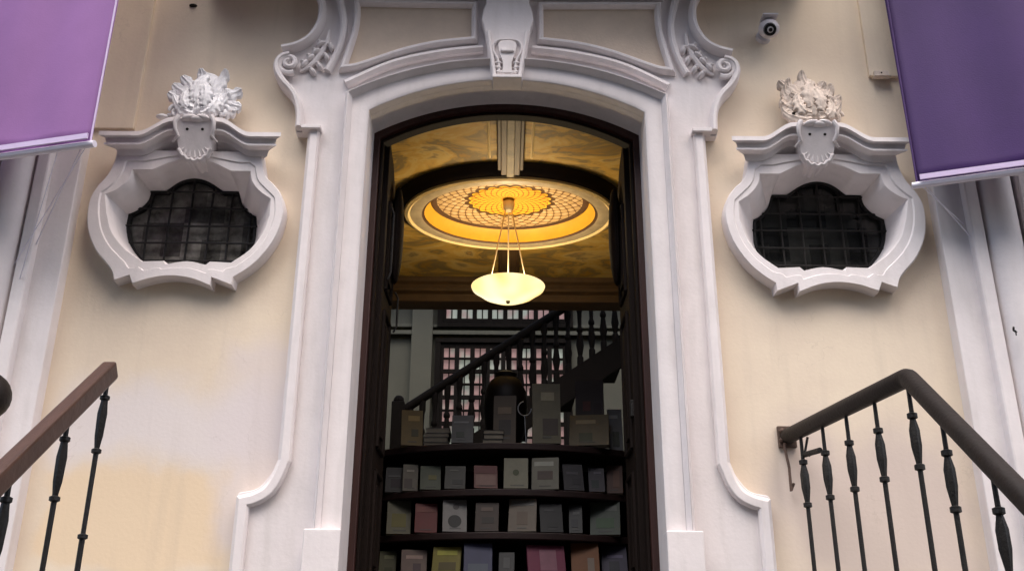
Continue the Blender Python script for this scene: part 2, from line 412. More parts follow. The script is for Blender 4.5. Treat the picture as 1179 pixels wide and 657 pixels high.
# ---- wall sheet with openings and thickness
ZT = 7.4
outer = [(-9, 0), (9, 0), (9, ZT), (-9, ZT)]
hole_w = scale(L_in, wc, 1.10)
door_hole = [(Xo + .05, LAND), (Xo + .05, zc_corner)] + [(x * 1.05, z + .05) for x, z in A_in] + [(-Xo - .05, zc_corner), (-Xo - .05, LAND)]
loops = [outer, door_hole, hole_w, mir(hole_w)]
tris = tessellate_polygon([[Vector((x, z, 0)) for x, z in lp] for lp in loops])
flat = [p for lp in loops for p in lp]; n = len(flat)
vs = [(x, Y0, z) for x, z in flat] + [(x, Y0 + .24, z) for x, z in flat]
fs = [tuple(t) for t in tris] + [tuple(i + n for i in t)[::-1] for t in tris]
k = 0
for lp in loops:
    m_ = len(lp)
    fs += [(k + i, k + (i + 1) % m_, k + (i + 1) % m_ + n, k + i + n) for i in range(m_)]; k += m_
build('wall', vs, fs, M['wall'], building)

# ---- door surround
Xe = (at(820, 290, YS)[0] - at(341, 290, YS)[0]) / 2          # outer edge of surround
def R2(pts, Y=YS): return pxs(pts, Y)
zflare = at(844, 534, YS)[1]; zcap = at(800, 157, YS)[1]
xfl = at(889, 600, YS)[0]
vol = curve(R2([(825.5, 155), (825.5, 137), (831, 119), (844, 104), (851, 91), (850, 79), (843, 71), (833, 68)]), 5)
cscr = curve(R2([(842, 61), (826, 57), (813, 49), (804, 36), (801, 22), (803, 6), (811, -10), (826, -22), (845, -30)]), 5)
flare = curve([(Xe, zflare)] + R2([(850.5, 551), (864, 565), (884, 570)]), 5)
right = [(xfl, LAND), (xfl, at(884, 572, YS)[1])] + flare[::-1] + [(Xe, zcap), (vol[0][0], zcap)] + vol + cscr + R2([(850, -48), (800, -62)])
right = clean(right)
slab = right + mir(right[::-1]) + [(-Xo, LAND), (-Xo, zc_corner)] + A_in[::-1][1:-1] + [(Xo, zc_corner), (Xo, LAND)]
slab = clean(slab)
surround = MB().prism(slab, YS, Y0).out('door_surround', M['white'], building, bevel=.006)

# outer strips along the jambs
stw = .075
for sg in (1, -1):
    path = [(Xe - stw / 2, zcap), (Xe - stw / 2, zflare + .0)] + curve([(Xe - stw / 2, zflare)] + [(x - .03, z - .045) for x, z in flare[4:-1:4]] + [(xfl - stw / 2, flare[-1][1] - .05)], 4)[1:] + [(xfl - stw / 2, LAND)]
    path = clean(path, .01)
    prof = [(-stw / 2, YS + .003), (-stw / 2, YS - .025), (-stw / 2 + .012, YB), (stw / 2 - .022, YB), (stw / 2, YS - .01), (stw / 2, YS + .003)]
    if sg < 0: path = mir(path); prof = [(-a, y) for a, y in prof]
    MB().sweep(path, prof).out('strip_moulding', M['white'], surround, bevel=.003)
    # small cap on the strip head
    x0 = sg * (Xe - stw / 2)
    MB().box((x0 + sg * .012, (YS + YB) / 2 - .012, zcap + .012), (stw / 2 + .022, .035, .012)).out('strip_cap', M['white'], surround, bevel=.003)
    # C scroll mouldings: outer band, recessed dark groove, inner S band
    def offs(path, d):
        return [tuple(Vector(p) + Vector((-(Vector(path[min(i + 1, len(path) - 1)]) - Vector(path[max(i - 1, 0)])).y, (Vector(path[min(i + 1, len(path) - 1)]) - Vector(path[max(i - 1, 0)])).x)).normalized() * d) for i, p in enumerate(path)]
    cpath = offs(cscr, .026); vpath = offs(vol, .026)
    sband = curve(R2([(790, 88), (781, 72), (774, 52), (772, 30), (776, 8), (782, -12)]), 5)
    pr = half_round(.052, YS + .003, .075); pr2 = half_round(.05, YS + .003, .05)
    for nm, pt, p_ in (('scroll_moulding', cpath, pr), ('scroll_moulding', vpath, pr), ('scroll_moulding', sband, pr2)):
        if sg < 0: pt = mir(pt)
        MB().sweep(pt, p_).out(nm, M['white'], surround, smooth=True)
    # volute spiral
    cxv, czv = at(833, 82, YS)
    sp = []
    for i in range(46):
        a = -2.1 + i * .23; rr = .070 * (1 - i / 52)
        sp.append((sg * (cxv + rr * math.cos(a)), YS - .035 - .03 * (i / 46), czv + rr * math.sin(a)))
    mb = MB().tube(sp, [.020 - .006 * i / 46 for i in range(46)], 8)
    mb.ball((sg * cxv, YS - .03, czv), (.02, .03, .02), 10)
    mb.out('volute', M['white'], surround, smooth=True)
    # leaf spray beside the volute
    mb = MB()
    sx0 = [at(x, y, YS) for x, y in ((821, 88), (812, 83), (804, 76), (797, 66), (791, 54), (789, 40))]
    mb.tube([(sg * x, YS - .01, z) for x, z in curve(sx0, 3)], [.010 + .012 * math.sin(math.pi * i / 15) for i in range(16)], 8)
    for k_, (lx, ly) in enumerate(((816, 80), (809, 73), (803, 66), (797, 57), (807, 88), (799, 82), (791, 72), (786, 60))):
        x, z = at(lx, ly, YS); aa = (2.2 if k_ < 4 else .9) + .15 * (k_ % 4)
        mb.ball((sg * x, YS - .015, z), (.036, .034, .018), 10, Matrix.Rotation(-aa * sg, 3, 'Y'))
        mb.ball((sg * (x + .012), YS - .03, z + .01), (.016, .022, .012), 8)
    mb.out('leaf_spray', M['white'], surround, smooth=True)

# inner architrave: flat band with bead ridge
Xr = (at(774, 290, YA)[0] - at(377, 290, YA)[0]) / 2
aw = Xr - Xo
def archpath(d, zlow):
    sx = (Xo + d)
    return [(sx, zlow), (sx, zc_corner + d * .75)] + arch(sx, zc_corner + d * .75, z_apex + d * .95, 28)[1:-1] + [(-sx, zc_corner + d * .75), (-sx, zlow)]
zpl = at(790, 612, YA)[1]
# travelling right jamb up, over, left jamb down => left side of travel = towards... handled by explicit inner/outer rows
def ring_strip(rows, zlow, name, bevel=.004, smooth=False):
    """rows: (offset from opening, y) closed profile"""
    paths = [archpath(d, zlow) for d, y in rows]; n = len(paths[0]); k = len(rows); vs = []
    for i in range(n):
        for (d, y), p in zip(rows, paths): vs.append((p[i][0], y, p[i][1]))
    fs = [(i * k + t, i * k + (t + 1) % k, (i + 1) * k + (t + 1) % k, (i + 1) * k + t) for i in range(n - 1) for t in range(k)]
    fs += [tuple(range(k)), tuple((n - 1) * k + t for t in range(k))[::-1]]
    return build(name, vs, fs, M['white'], surround, smooth, bevel)
ring_strip([(.000, YS + .003), (.000, YA + .01), (.02, YA), (aw * .70, YA), (aw * .74, YA - .02), (aw * .85, YA - .05), (aw * .97, YA - .02), (aw, YA + .01), (aw, YS + .003)], zpl, 'architrave', .003, True)
for sg in (1, -1):     # plinth blocks
    MB().box((sg * (Xo + aw / 2 + .012), (YS + YA) / 2 - .03, (zpl + LAND) / 2), (aw / 2 + .02, .06, (zpl - LAND) / 2)).out('plinth_block', M['white'], surround, bevel=.006)
# reveal lining
lin = [(0, YS), (0, Y0 + .24), (.03, Y0 + .24), (.03, YS)]
ring_strip([(.002, YA + .012), (.002, Y0 + .235), (.05, Y0 + .235), (.05, YA + .07)], LAND, 'reveal', 0, True)

# hood arcs above the architrave, and panel frames
hood = curve(R2([(612, 60), (660, 66), (715, 79), (768, 103)], YS), 6)
hood2 = curve(R2([(612, 47), (640, 49), (664, 53), (702, 62), (742, 78), (768, 88), (782, 88)], YS), 5)
fr = R2([(622, 9), (757, 9)]) + curve(R2([(757, 9), (757, 25), (760, 45), (772, 84)]), 4)[1:] + curve(R2([(772, 84), (758, 82), (742, 77), (702, 63), (664, 54), (622, 49)]), 4)[1:]
fr = clean(fr)
for sg in (1, -1):
    g = (lambda p: p) if sg > 0 else mir
    MB().sweep(g(hood), [(a * sg, y) for a, y in [(-.02, YS + .003), (-.02, YS - .03), (.0, YS - .05), (.03, YS - .03), (.045, YS - .01), (.045, YS + .003)]]).out('arch_moulding', M['white'], surround, smooth=True)
    MB().sweep(g(fr), [(a, y) for a, y in half_round(.045, YS + .003, .05)], closed=True).out('panel_moulding', M['white'], surround, smooth=True)
    MB().prism(g(fr), YS - .006, YS + .01).out('tan_panel', M['panel'], surround)
# top straight moulding above panels
zt = at(690, 1, YS)[1]
MB().box((0, YS - .05, zt + .07), (at(770, 1, YS)[0], .06, .045)).out('string_course', M['white'], surround, bevel=.01)
MB().box((0, YS - .025, zt + .012), (at(764, 1, YS)[0], .035, .012)).out('fillet', M['white'], surround, bevel=.004)

# keystone
kp = pxs([(598.5, 90), (607, 38), (609, 28), (612, 20), (610, 8), (607, 1), (607, -20)], YK)
kh = [(abs(x - at(581.5, 60, YK)[0]), z) for x, z in kp]
zbot = kh[0][1]
kpts = kh + mir(kh[::-1])
mb = MB().prism(kpts, YK + .03, YS + .01)
key = mb.out('keystone', M['white'], surround, bevel=.008)
inner = [(kh[0][0] * .98, zbot + .005), (kh[1][0] * .98, kh[1][1])]
for sg in (1, -1):
    MB().sweep([(sg * (inner[0][0] - .015), inner[0][1]), (sg * (inner[1][0] - .015), inner[1][1] + .02)], half_round(.03, YK + .033, .03)).out('edge_moulding', M['white'], key, smooth=True)
    pt = curve([(sg * .055, zbot + .04), (sg * .05, zbot + .09), (sg * .062, zbot + .15), (sg * .085, zbot + .2), (sg * .088, zbot + .25), (sg * .06, zbot + .285), (0, zbot + .293)], 5)
    MB().sweep(pt, half_round(.02, YK + .033, .03)).out('cartouche_rim', M['white'], key, smooth=True)
    mb = MB()
    for i, (dx, dz, a) in enumerate(((.05, .05, .5), (.055, .085, .3), (.055, .12, .1), (.03, .045, 1.0))):
        mb.ball((sg * dx, YK + .02, zbot + dz), (.026, .02, .012), 10, Matrix.Rotation(a * -sg, 3, 'Y'))
    mb.out('leaf', M['white'], key, smooth=True)
MB().box((0, YK + .015, zbot + .012), (kh[0][0] * .98, .025, .012)).out('edge_moulding', M['white'], key, bevel=.004)
mb = MB().prism(curve([(-.03, zbot + .04), (-.028, zbot + .12), (-.05, zbot + .19), (-.055, zbot + .26), (0, zbot + .28), (.055, zbot + .26), (.05, zbot + .19), (.028, zbot + .12), (.03, zbot + .04)], 4), YK, YK + .04)
mb.out('shield', M['white'], key, bevel=.012)
MB().box((0, YK - .004, zbot + .2), (.042, .012, .012)).out('shield_band', M['white'], key, bevel=.006)

# door frame of dark wood inside the reveal
def arch_frame(d0, d1, y0, y1, name, m, parent, zlow=LAND):
    rows = [(d0, y0), (d0, y1), (d1, y1), (d1, y0)]
    paths = [archpath(d, zlow) for d, y in rows]; n = len(paths[0]); k = 4; vs = []
    for i in range(n):
        for (d, y), p in zip(rows, paths): vs.append((p[i][0], y, p[i][1]))
    fs = [(i * k + t, i * k + (t + 1) % k, (i + 1) * k + (t + 1) % k, (i + 1) * k + t) for i in range(n - 1) for t in range(k)]
    fs += [(0, 1, 2, 3), tuple((n - 1) * k + t for t in range(k))[::-1]]
    return build(name, vs, fs, m, parent, False, .006)
YD = 5.56
dframe = arch_frame(-.038, .03, YD, YD + .13, 'door_frame', M['redwood'], building)
arch_frame(-.058, -.038, YD + .035, YD + .12, 'rebate', M['darkwood'], dframe)

# door leaves, folded inwards
for sg, ang in ((-1, 1.0), (1, 0.5)):
    hx, hy = sg * (Xo - .062), YD + .13
    leaf = empty('door_leaf', (hx, hy, LAND), parent=building)
    leaf.location = Vector((hx, hy, LAND)) - Vector((0, Y0, 0))
    W, H = .46, 2.92
    def put(mb, name, m, parent=leaf, bevel=.004, smooth=False):
        rot = Matrix.Rotation(R(ang) * sg, 3, 'Z')
        v = [tuple(Vector((hx, hy, LAND)) + rot @ Vector(p)) for p in mb.v]
        return build(name, v, mb.f, m, parent, smooth, bevel)
    top = [(0, 0), (W, 0), (W, H - .42), (W * .8, H - .22), (W * .45, H - .07), (0, H)]
    mb = MB(); 
    vs = [(-.025 , y, z) for y, z in top] + [(.025, y, z) for y, z in top]; nn = len(top)
    mb.add(vs, [tuple(range(nn)), tuple(range(nn, 2 * nn))[::-1]] + [(i, (i + 1) % nn, (i + 1) % nn + nn, i + nn) for i in range(nn)])
    put(mb, 'leaf_board', M['darkwood'])
    for (z0, z1) in ((.15, .75), (.9, 1.75), (1.9, 2.5)):
        mb = MB()
        for (a, b, c, d) in ((.1, z0, W - .1, z0), (W - .1, z0, W - .1, z1), (W - .1, z1, .1, z1), (.1, z1, .1, z0)):
            mb.tube([(-sg * .028, a, b), (-sg * .028, c, d)], .016, 8)
        put(mb, 'panel_moulding', M['darkwood'], smooth=True, bevel=0)
        put(MB().box((-sg * .03, W / 2, (z0 + z1) / 2), (.012, W / 2 - .17, (z1 - z0) / 2 - .07)), 'raised_panel', M['darkwood'])
    # carved bulge near the head
    mb = MB().ball((-sg * .06, W * .62, 2.36), (.045, .10, .36), 14)
    put(mb, 'carved_boss', M['darkwood'], smooth=True, bevel=0)
    if sg < 0:
        put(MB().tube([(.05, .06, 1.95), (.065, .06, 2.0), (.065, .06, 2.4), (.05, .06, 2.45)], .008, 8), 'pull_bar', M['iron2'], smooth=True, bevel=0)
        put(MB().tube([(.05, .42, 1.72), (.07, .42, 1.76), (.07, .42, 1.96), (.05, .42, 2.0)], .007, 8), 'pull_bar', M['iron2'], smooth=True, bevel=0)
    else:
        put(MB().box((-.03, .04, 1.12), (.012, .03, .05)), 'lock_plate', M['iron2'])

# ---- window assemblies
def bridge(rows):       # rows: list of (loop, y)
    n = len(rows[0][0]); vs = [(x, y, z) for lp, y in rows for x, z in lp]
    fs = [(r * n + i, r * n + (i + 1) % n, (r + 1) * n + (i + 1) % n, (r + 1) * n + i) for r in range(len(rows) - 1) for i in range(n)]
    return vs, fs
def hoodprof():
    P_, Wd = at, None
hx0, hx1 = at(843.5, 158, 5.18)[0], at(1052, 158, 5.18)[0]
zh = at(870, 155, 5.18)[1]; zhc = at(942, 139, 5.18)[1]
xm = wc[0]
def hood_line(x):
    t = abs(x - xm); a, b = .14, .34
    if t > b: return zh
    if t < a: return zhc
    u = (b - t) / (b - a); return zh + (zhc - zh) * (u * u * (3 - 2 * u))
for sg in (1, -1):
    win = empty('lobed_window', (0, 0, 0), parent=building)
    win.location = (sg * xm, 0, wc[1])
    win['label'] = 'right lobed window with dark glass' if sg > 0 else 'left lobed window with milky glass'
    g = (lambda p: p) if sg > 0 else (lambda p: mir(scale(p, wc, .97)))
    vs, fs = bridge([(g(L_out), Y0 + .01), (g(scale(L_out, wc, 1.0)), YF + .022), (g(scale(L_out, wc, .985)), YF + .004), (g(L_mid), YF + .004), (g(scale(L_mid, wc, .985)), YF + .012), (g(scale(L_in, wc, 1.015)), YF + .012), (g(L_in), YF + .02), (g(L_bk), YR), (g(scale(L_bk, wc, 1.0)), YR + .05)])
    build('frame', vs, fs, M['white'], win, True)
    # pane
    lp = scale(L_bk, wc, 1.02); lp = g(lp)
    MB().prism(lp, YR + .02, YR + .03).out('pane', M['glassR'] if sg > 0 else M['glassL'], win)
    # grille
    xs = [p[0] for p in L_bk]; zs = [p[1] for p in L_bk]; mb = MB()
    def span(v, axis):
        hits = []
        for i in range(len(L_bk)):
            p, q = L_bk[i], L_bk[(i + 1) % len(L_bk)]
            if (p[axis] - v) * (q[axis] - v) < 0:
                t = (v - p[axis]) / (q[axis] - p[axis]); hits.append(p[1 - axis] + t * (q[1 - axis] - p[1 - axis]))
        return (min(hits), max(hits)) if len(hits) > 1 else None
    cxw = (min(xs) + max(xs)) / 2; stp = (max(xs) - min(xs)) / 6.6
    for i in range(-3, 4):
        x = cxw + (i + .12) * stp; s_ = span(x, 0)
        if s_: mb.tube([(sg * x, YR - .005, s_[0] - .01), (sg * (x + rnd.uniform(-.004, .004)), YR - .008, sum(s_) / 2), (sg * x, YR - .005, s_[1] + .01)], .0075 if sg < 0 else .006, 6)
    for i in range(5):
        z = max(zs) - (i + .95) * stp * .93; s_ = span(z, 1)
        if s_: mb.tube([(sg * (s_[0] - .01), YR - .015, z), (sg * (sum(s_) / 2), YR - .018, z + rnd.uniform(-.004, .004)), (sg * (s_[1] + .01), YR - .015, z)], .007 if sg < 0 else .0055, 6)
    mb.out('grille', M['iron'] if sg < 0 else M['iron2'], win, smooth=True)
    rim = scale(L_bk, wc, .985)
    # dark rim round the glass
    vs, fs = bridge([(g(L_bk), YR - .012), (g(scale(L_bk, wc, .955)), YR - .012), (g(scale(L_bk, wc, .955)), YR + .02)])
    build('rim', vs, fs, M['iron'], win)
    # hood cornice
    prof = [(0.0, Y0), (0.0, Y0 - .20), (-.028, Y0 - .20), (-.030, Y0 - .168), (-.036, Y0 - .168), (-.058, Y0 - .160), (-.060, Y0 - .148), (-.063, Y0 - .172), (-.076, Y0 - .172), (-.078, Y0 - .120), (-.085, Y0 - .112), (-.112, Y0 - .105), (-.115, Y0 - .085), (-.135, Y0 - .05), (-.16, Y0 - .042), (-.165, Y0 - .03), (-.165, Y0)]
    xsn = [hx0 + (hx1 - hx0) * i / 60 for i in range(61)]
    vs = []; k = len(prof)
    for i, x in enumerate(xsn):
        for dz, y in prof:
            # returns: profile narrows at both ends
            back = (Y0 - y); xe = x
            if i == 0: xe = hx0 + (.20 - back)
            if i == 60: xe = hx1 - (.20 - back)
            if 0 < i < 60: xe = min(max(x, hx0 + (.20 - back) + .001 * i), hx1 - (.20 - back) - .001 * (60 - i))
            vs.append((sg * xe, y, hood_line(x) + dz))
    fs = [(i * k + t, i * k + (t + 1) % k, (i + 1) * k + (t + 1) % k, (i + 1) * k + t) for i in range(60) for t in range(k)]
    fs += [tuple(range(k)), tuple(60 * k + t for t in range(k))[::-1]]
    me_h = build('hood', vs, fs, M['white'], win, True)

# ---- stucco crests and masks (remeshed sculpture)
def leafblob(mb, x, y, z, l, w, t, a, tilt=0.0):
    rot = Matrix.Rotation(a, 3, 'Y') @ Matrix.Rotation(tilt, 3, 'Z')
    mb.ball((x, y, z), (l, t, w), 10, rot)
def crest(sg, m, seed):
    q = random.Random(seed)
    x0 = sg * xm; z0 = zhc + .0; yb = Y0 - .10
    mb = MB()
    # solid core with overlapping lobed acanthus leaves
    mb.ball((x0, yb + .045, z0 + .13), (.125, .07, .17), 16)
    mb.ball((x0 - .01 * sg, yb + .0, z0 + .12), (.06, .06, .10), 14)
    mb.ball((x0, yb + .04, z0 + .02), (.17, .06, .05), 12)
    def leaf(bx, bz, ang, ln, wd, y0, lift, curl, bend=0.0):
        nu, nv = 18, 8; grid = []
        for i in range(nu + 1):
            u = i / nu; a_ = ang + bend * u
            wv = wd * (math.sin(math.pi * (u * .82 + .1)) ** .6) * (1 + .26 * math.cos(u * 9 * math.pi)) * (1 - .15 * u)
            cx_, cz_ = bx + math.cos(a_) * ln * u, bz + math.sin(a_) * ln * u
            yo = y0 - .045 - lift * math.sin(u * math.pi * .7) + .075 * u - curl * max(0, u - .75) ** 2 * 10
            for j in range(nv + 1):
                v = -1 + 2 * j / nv; o_ = v * wv
                grid.append((cx_ - math.sin(a_) * o_, yo + .022 * v * v * (1 - .5 * u) - .006 * math.cos(v * 3 * math.pi), cz_ + math.cos(a_) * o_))
        n1 = (nu + 1) * (nv + 1); back = [(x, y + .016, z) for x, y, z in grid]
        fs = []
        for i in range(nu):
            for j in range(nv):
                k = i * (nv + 1) + j; fs += [(k, k + 1, k + nv + 2, k + nv + 1), (k + n1, k + nv + 1 + n1, k + nv + 2 + n1, k + 1 + n1)]
        rim = [j for j in range(nv + 1)] + [i * (nv + 1) + nv for i in range(1, nu + 1)] + [nu * (nv + 1) + j for j in range(nv - 1, -1, -1)] + [i * (nv + 1) for i in range(nu - 1, 0, -1)]
        fs += [(rim[i], rim[(i + 1) % len(rim)], rim[(i + 1) % len(rim)] + n1, rim[i] + n1) for i in range(len(rim))]
        mb.add(grid + back, fs)
    for i in range(9):
        a = math.pi * (.02 + .96 * i / 8)
        leaf(x0 + math.cos(a) * .04, z0 + .09, a + q.uniform(-.1, .1), (.15 + .065 * math.sin(a)) + q.uniform(-.02, .02), .048, yb + .02, .03, .06, q.uniform(-.5, .5))
    for i in range(7):
        a = math.pi * (.08 + .84 * i / 6)
        leaf(x0 + math.cos(a) * .03, z0 + .07, a + q.uniform(-.2, .2), .14 + q.uniform(-.02, .02), .042, yb + .0, .035, .05, q.uniform(-.8, .8))
    for i in range(4):
        a = math.pi * (.15 + .7 * i / 3)
        leaf(x0 + math.cos(a) * .02, z0 + .06, a + q.uniform(-.4, .4), .10, .038, yb - .03, .03, .03, q.uniform(-1, 1))
    for s_, ln in ((-1, .17), (1, .17), (-1, .10), (1, .10)):
        leaf(x0 + s_ * .02, z0 + .02 + (.03 if ln < .15 else 0), (0 if s_ > 0 else math.pi) + q.uniform(-.15, .25) * s_, ln, .034, yb - .05, .03, .04, .5 * s_)
    leaf(x0, z0 + .09, -1.57, .10, .05, yb - .05, .03, .05)
    leaf(x0 - .02, z0 + .08, 1.75, .17, .048, yb - .05, .035, .0, -.4)
    leaf(x0 + .03, z0 + .06, 1.2, .15, .045, yb - .06, .035, .0, .6)
    leaf(x0 - .05, z0 + .05, 2.5, .12, .04, yb - .06, .03, .02, -.7)
    leaf(x0 + .06, z0 + .03, .5, .11, .04, yb - .065, .03, .02, .7)
    for s_ in (-1, 1):
        sp = [(x0 + s_ * (.135 + .036 * math.cos(t * .5) * (1 - t / 18)), yb - .045, z0 + .05 + .036 * math.sin(t * .5) * (1 - t / 18)) for t in range(16)]
        mb.tube(sp, .012, 8)
    mb.v = [(x0 + (x - x0) * (1.10 - .5 * max(0, z - z0 - .14)), y - .01, z0 + (z - z0) * 1.36) for x, y, z in mb.v]
    o = mb.out('crest', m, building, smooth=True)
    t = bpy.data.textures.new('stucco', 'CLOUDS'); t.noise_scale = .03
    sb = o.modifiers.new('fine', 'SUBSURF'); sb.levels = sb.render_levels = 1
    dm = o.modifiers.new('relief', 'DISPLACE'); dm.texture = t; dm.strength = .012; dm.mid_level = .5
    for (dx, dz, r) in (((-.04, .20, .013), (.03, .27, .011), (.12, .08, .012)) if sg < 0 else ((-.13, .07, .013), (.05, .25, .014), (.06, .19, .010), (.11, .13, .011))):
        MB().ball((x0 + dx, yb - .075 + .25 * (dz - .1) * (dz > .1), z0 + dz), (r, .03, r * .8), 8).out('painted_hollow', M['hole'], o, smooth=True)  # solid black beads, painted shade in place of real hollows
    # mask bracket hanging over the hood
    w = .112; mb = MB(); zk0 = z0; z0 = z0 - .03
    def tilt(mb):
        mb.v = [(x, y + max(0, (zk0 - z)) * .38, z) for x, y, z in mb.v]; return mb
    low = []
    for i in range(25):
        t = -1 + 2 * i / 24; a = t * 1.25
        low.append((x0 + math.sin(a) * w * .92, z0 - .12 - math.cos(a) * .10 - .010 * abs(math.cos(i * math.pi / 4))))
    mb.prism([(x0 - w, z0 + .02), (x0 - w, z0 - .08)] + low + [(x0 + w, z0 - .08), (x0 + w, z0 + .02)], Y0 - .215, Y0 - .06)
    br = tilt(mb).out('mask_bracket', M['white'], building, bevel=.010)
    rimp = [(x, Y0 - .218, z) for x, z in low]
    mb = MB().tube(rimp, .013, 8)
    for i in range(-3, 4):
        a = i * .34
        mb.tube([(x0 + math.sin(a) * .05, Y0 - .205, z0 - .125), (x0 + math.sin(a) * .08, Y0 - .212, z0 - .13 - math.cos(a) * .05), (x0 + math.sin(a) * .098, Y0 - .212, z0 - .122 - math.cos(a) * .085)], [.002, .007, .010], 8)
    tilt(mb).out('shell', M['white'], br, smooth=True)
    mb = MB()
    for k_, (dx, dz, rw) in enumerate(((-.04, .02, .05), (.01, .012, .05), (.05, .022, .045))):      # leaf tips drooping over the head
        mb.ball((x0 + dx, Y0 - .212, z0 + dz), (rw, .022, .018), 12, Matrix.Rotation(.25 * (k_ - 1), 3, 'Y'))
    tilt(mb).out('hanging_leaf', M['white'], br, smooth=True)
    for s in (-1, 1):
        mb = MB().tube([(x0 + s * (w - .012), Y0 - .21, z0 + .03), (x0 + s * (w + .006), Y0 - .225, z0 - .005), (x0 + s * (w + .004), Y0 - .225, z0 - .05), (x0 + s * (w - .012), Y0 - .22, z0 - .085), (x0 + s * (w + .022), Y0 - .205, z0 - .115)], [.016, .014, .012, .011, .006], 8)
        tilt(mb).out('scroll_relief', M['white'], br, smooth=True)
    for s in (-1, 1): tilt(MB().ball((x0 + s * .046, Y0 - .214, z0 - .045), (.010, .006, .008), 10)).out('painted_eye_shade', M['hole'], br, smooth=True)  # black beads painted as shaded holes
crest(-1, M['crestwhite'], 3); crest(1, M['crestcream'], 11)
# bright plaster crumb on the left hood
cz = at(186, 131, 5.25)
MB().ball((cz[0], 5.27, cz[1] - .01), (.04, .03, .016), 10).ball((cz[0] + .045, 5.27, cz[1] + .0), (.022, .02, .014), 8).out('plaster_lump', M['crestwhite'], building, smooth=True)

# ---- corner pilasters
for sg in (1, -1):
    xe = (at(1104, 345, YS)[0] - at(76, 345, YS)[0]) / 2
    pil = MB().box((sg * (xe + .55), 5.36, ZT / 2), (.55, .05, ZT / 2)).out('pilaster', M['white'], building, bevel=.006)
    MB().box((sg * (xe + .20), 5.29, ZT / 2), (.04, .035, ZT / 2 - .01)).out('fillet', M['white'], pil, bevel=.012)
    MB().tube([(sg * (xe + .36), 5.31, 0.01), (sg * (xe + .36), 5.31, ZT - .01)], .105, 20).out('shaft', M['white'], pil, smooth=True)
    MB().box((sg * (xe + .60), 5.28, ZT / 2), (.12, .04, ZT / 2 - .01)).out('outer_band', M['white'], pil, bevel=.012)
    # shallow grey-cream lesene above the window
    xa = (at(993, 60, Y0)[0] - at(166, 60, Y0)[0]) / 2
    zb = at(1010, 90, Y0)[1]
    if sg > 0:
        MB().box((xa + (xe - xa) / 2, Y0 - .012, (zb + ZT) / 2), ((xe - xa) / 2 + .005, .014, (ZT - zb) / 2)).out('lesene', M['wall'], building, bevel=.004)
    else:
        zb2 = at(150, 150, Y0)[1]
        MB().box((-(xa + (xe - xa) / 2), Y0 - .012, (zb2 + ZT) / 2), ((xe - xa) / 2 + .005, .014, (ZT - zb2) / 2)).out('lesene', M['wall'], building, bevel=.004)
# spare bracket hole high on the left wall
hx, hz = at(222, 6, Y0 - .01)
MB().ball((hx, Y0, hz), (.028, .02, .012), 10).out('bracket_hole', M['hole'], building, smooth=True)

# unseen slab over the door, added and sized to shade the upper facade
zb = at(582, -50, 5.0)[1] + .24
bal = MB().box((0, Y0 - .33, zb + .1), (2.0, .33, .1)).out('shade_slab', M['panel'], building, bevel=.02)
for x in (-1.9, -1.2, 1.2, 1.9): MB().box((x, Y0 - .3, zb - .08), (.09, .28, .08)).out('console', M['white'], bal, bevel=.02)

MB().box((0, Y0 - .40, 7.75), (9, .40, .12)).box((0, Y0 - .2, 7.55), (9, .2, .08)).out('shade_eaves', M['white'], building, bevel=.03)  # unseen overhang, added to darken the facade towards its top
# ------------------------------------------------------------------ interior
HC = CAMZ + 3.62               # ceiling height
inner_y0, inner_y1 = 5.70, 9.05
cR = at_z(587, 245, HC - .1); cx0, cy0 = cR.x, cR.y
wL = at_z(474, 245, HC - .1); wR_ = at_z(698, 245, HC - .1); rx = (wR_.x - wL.x) / 2 * 1.085
yn, yf = at_z(587, 205, HC - .1).y, at_z(587, 287, HC - .1).y
ry = (yf - yn) / 2; cy0 = (yf + yn) / 2
sy = ry / rx
ceil = empty('ceiling', (cx0, cy0, HC), parent=building); ceil.location = Vector((cx0, cy0, HC)) - Vector((0, Y0, 0))
# ceiling sheet with an elliptical hole
hole = [(cx0 + rx * 1.10 * math.cos(2 * math.pi * i / 64), cy0 + ry * 1.12 * math.sin(2 * math.pi * i / 64)) for i in range(64)]
oc = [(-2.4, inner_y0), (2.4, inner_y0), (2.4, inner_y1), (-2.4, inner_y1)]
tr = tessellate_polygon([[Vector((x, y, 0)) for x, y in oc], [Vector((x, y, 0)) for x, y in hole]])
fl = oc + hole; n = len(fl)
build('painted_panel', [(x, y, HC) for x, y in fl] + [(x, y, HC + .15) for x, y in fl], [tuple(t) for t in tr] + [tuple(i + n for i in t) for t in tr], M['ceil'], ceil)
zr = HC - .10
c0 = (cx0, cy0, 0)
MB().lathe([(rx * 1.11, HC + .01), (rx * 1.10, HC - .02), (rx * 1.06, HC - .07), (rx * 1.005, zr + .01)], c0, 64, 1, sy).out('drum', M['drum'], ceil, smooth=True)
MB().lathe([(rx * 1.01, zr + .012), (rx * 1.0, zr - .004), (rx * .97, zr - .014), (rx * .95, zr)], c0, 64, 1, sy).out('rim_line', M['goldline'], ceil, smooth=True)
MB().lathe([(rx * .95, zr + .001), (rx * .90, zr - .006), (rx * .84, zr)], c0, 64, 1, sy).out('ring', M['ring'], ceil, smooth=True)
MB().lathe([(rx * .84, zr), (rx * .83, zr + .01), (rx * .815, zr + .012)], c0, 64, 1, sy).out('dark_line', M['darkline'], ceil, smooth=True)
MB().lathe([(rx * .815, zr + .012), (rx * .81, zr + .07), (rx * .76, zr + .12)], c0, 64, 1, sy).out('gold_cove', M['gold'], ceil, smooth=True)
MB().lathe([(rx * .76, zr + .118), (rx * .74, zr + .112), (rx * .70, zr + .125)], c0, 64, 1, sy).out('dark_line', M['darkline'], ceil, smooth=True)
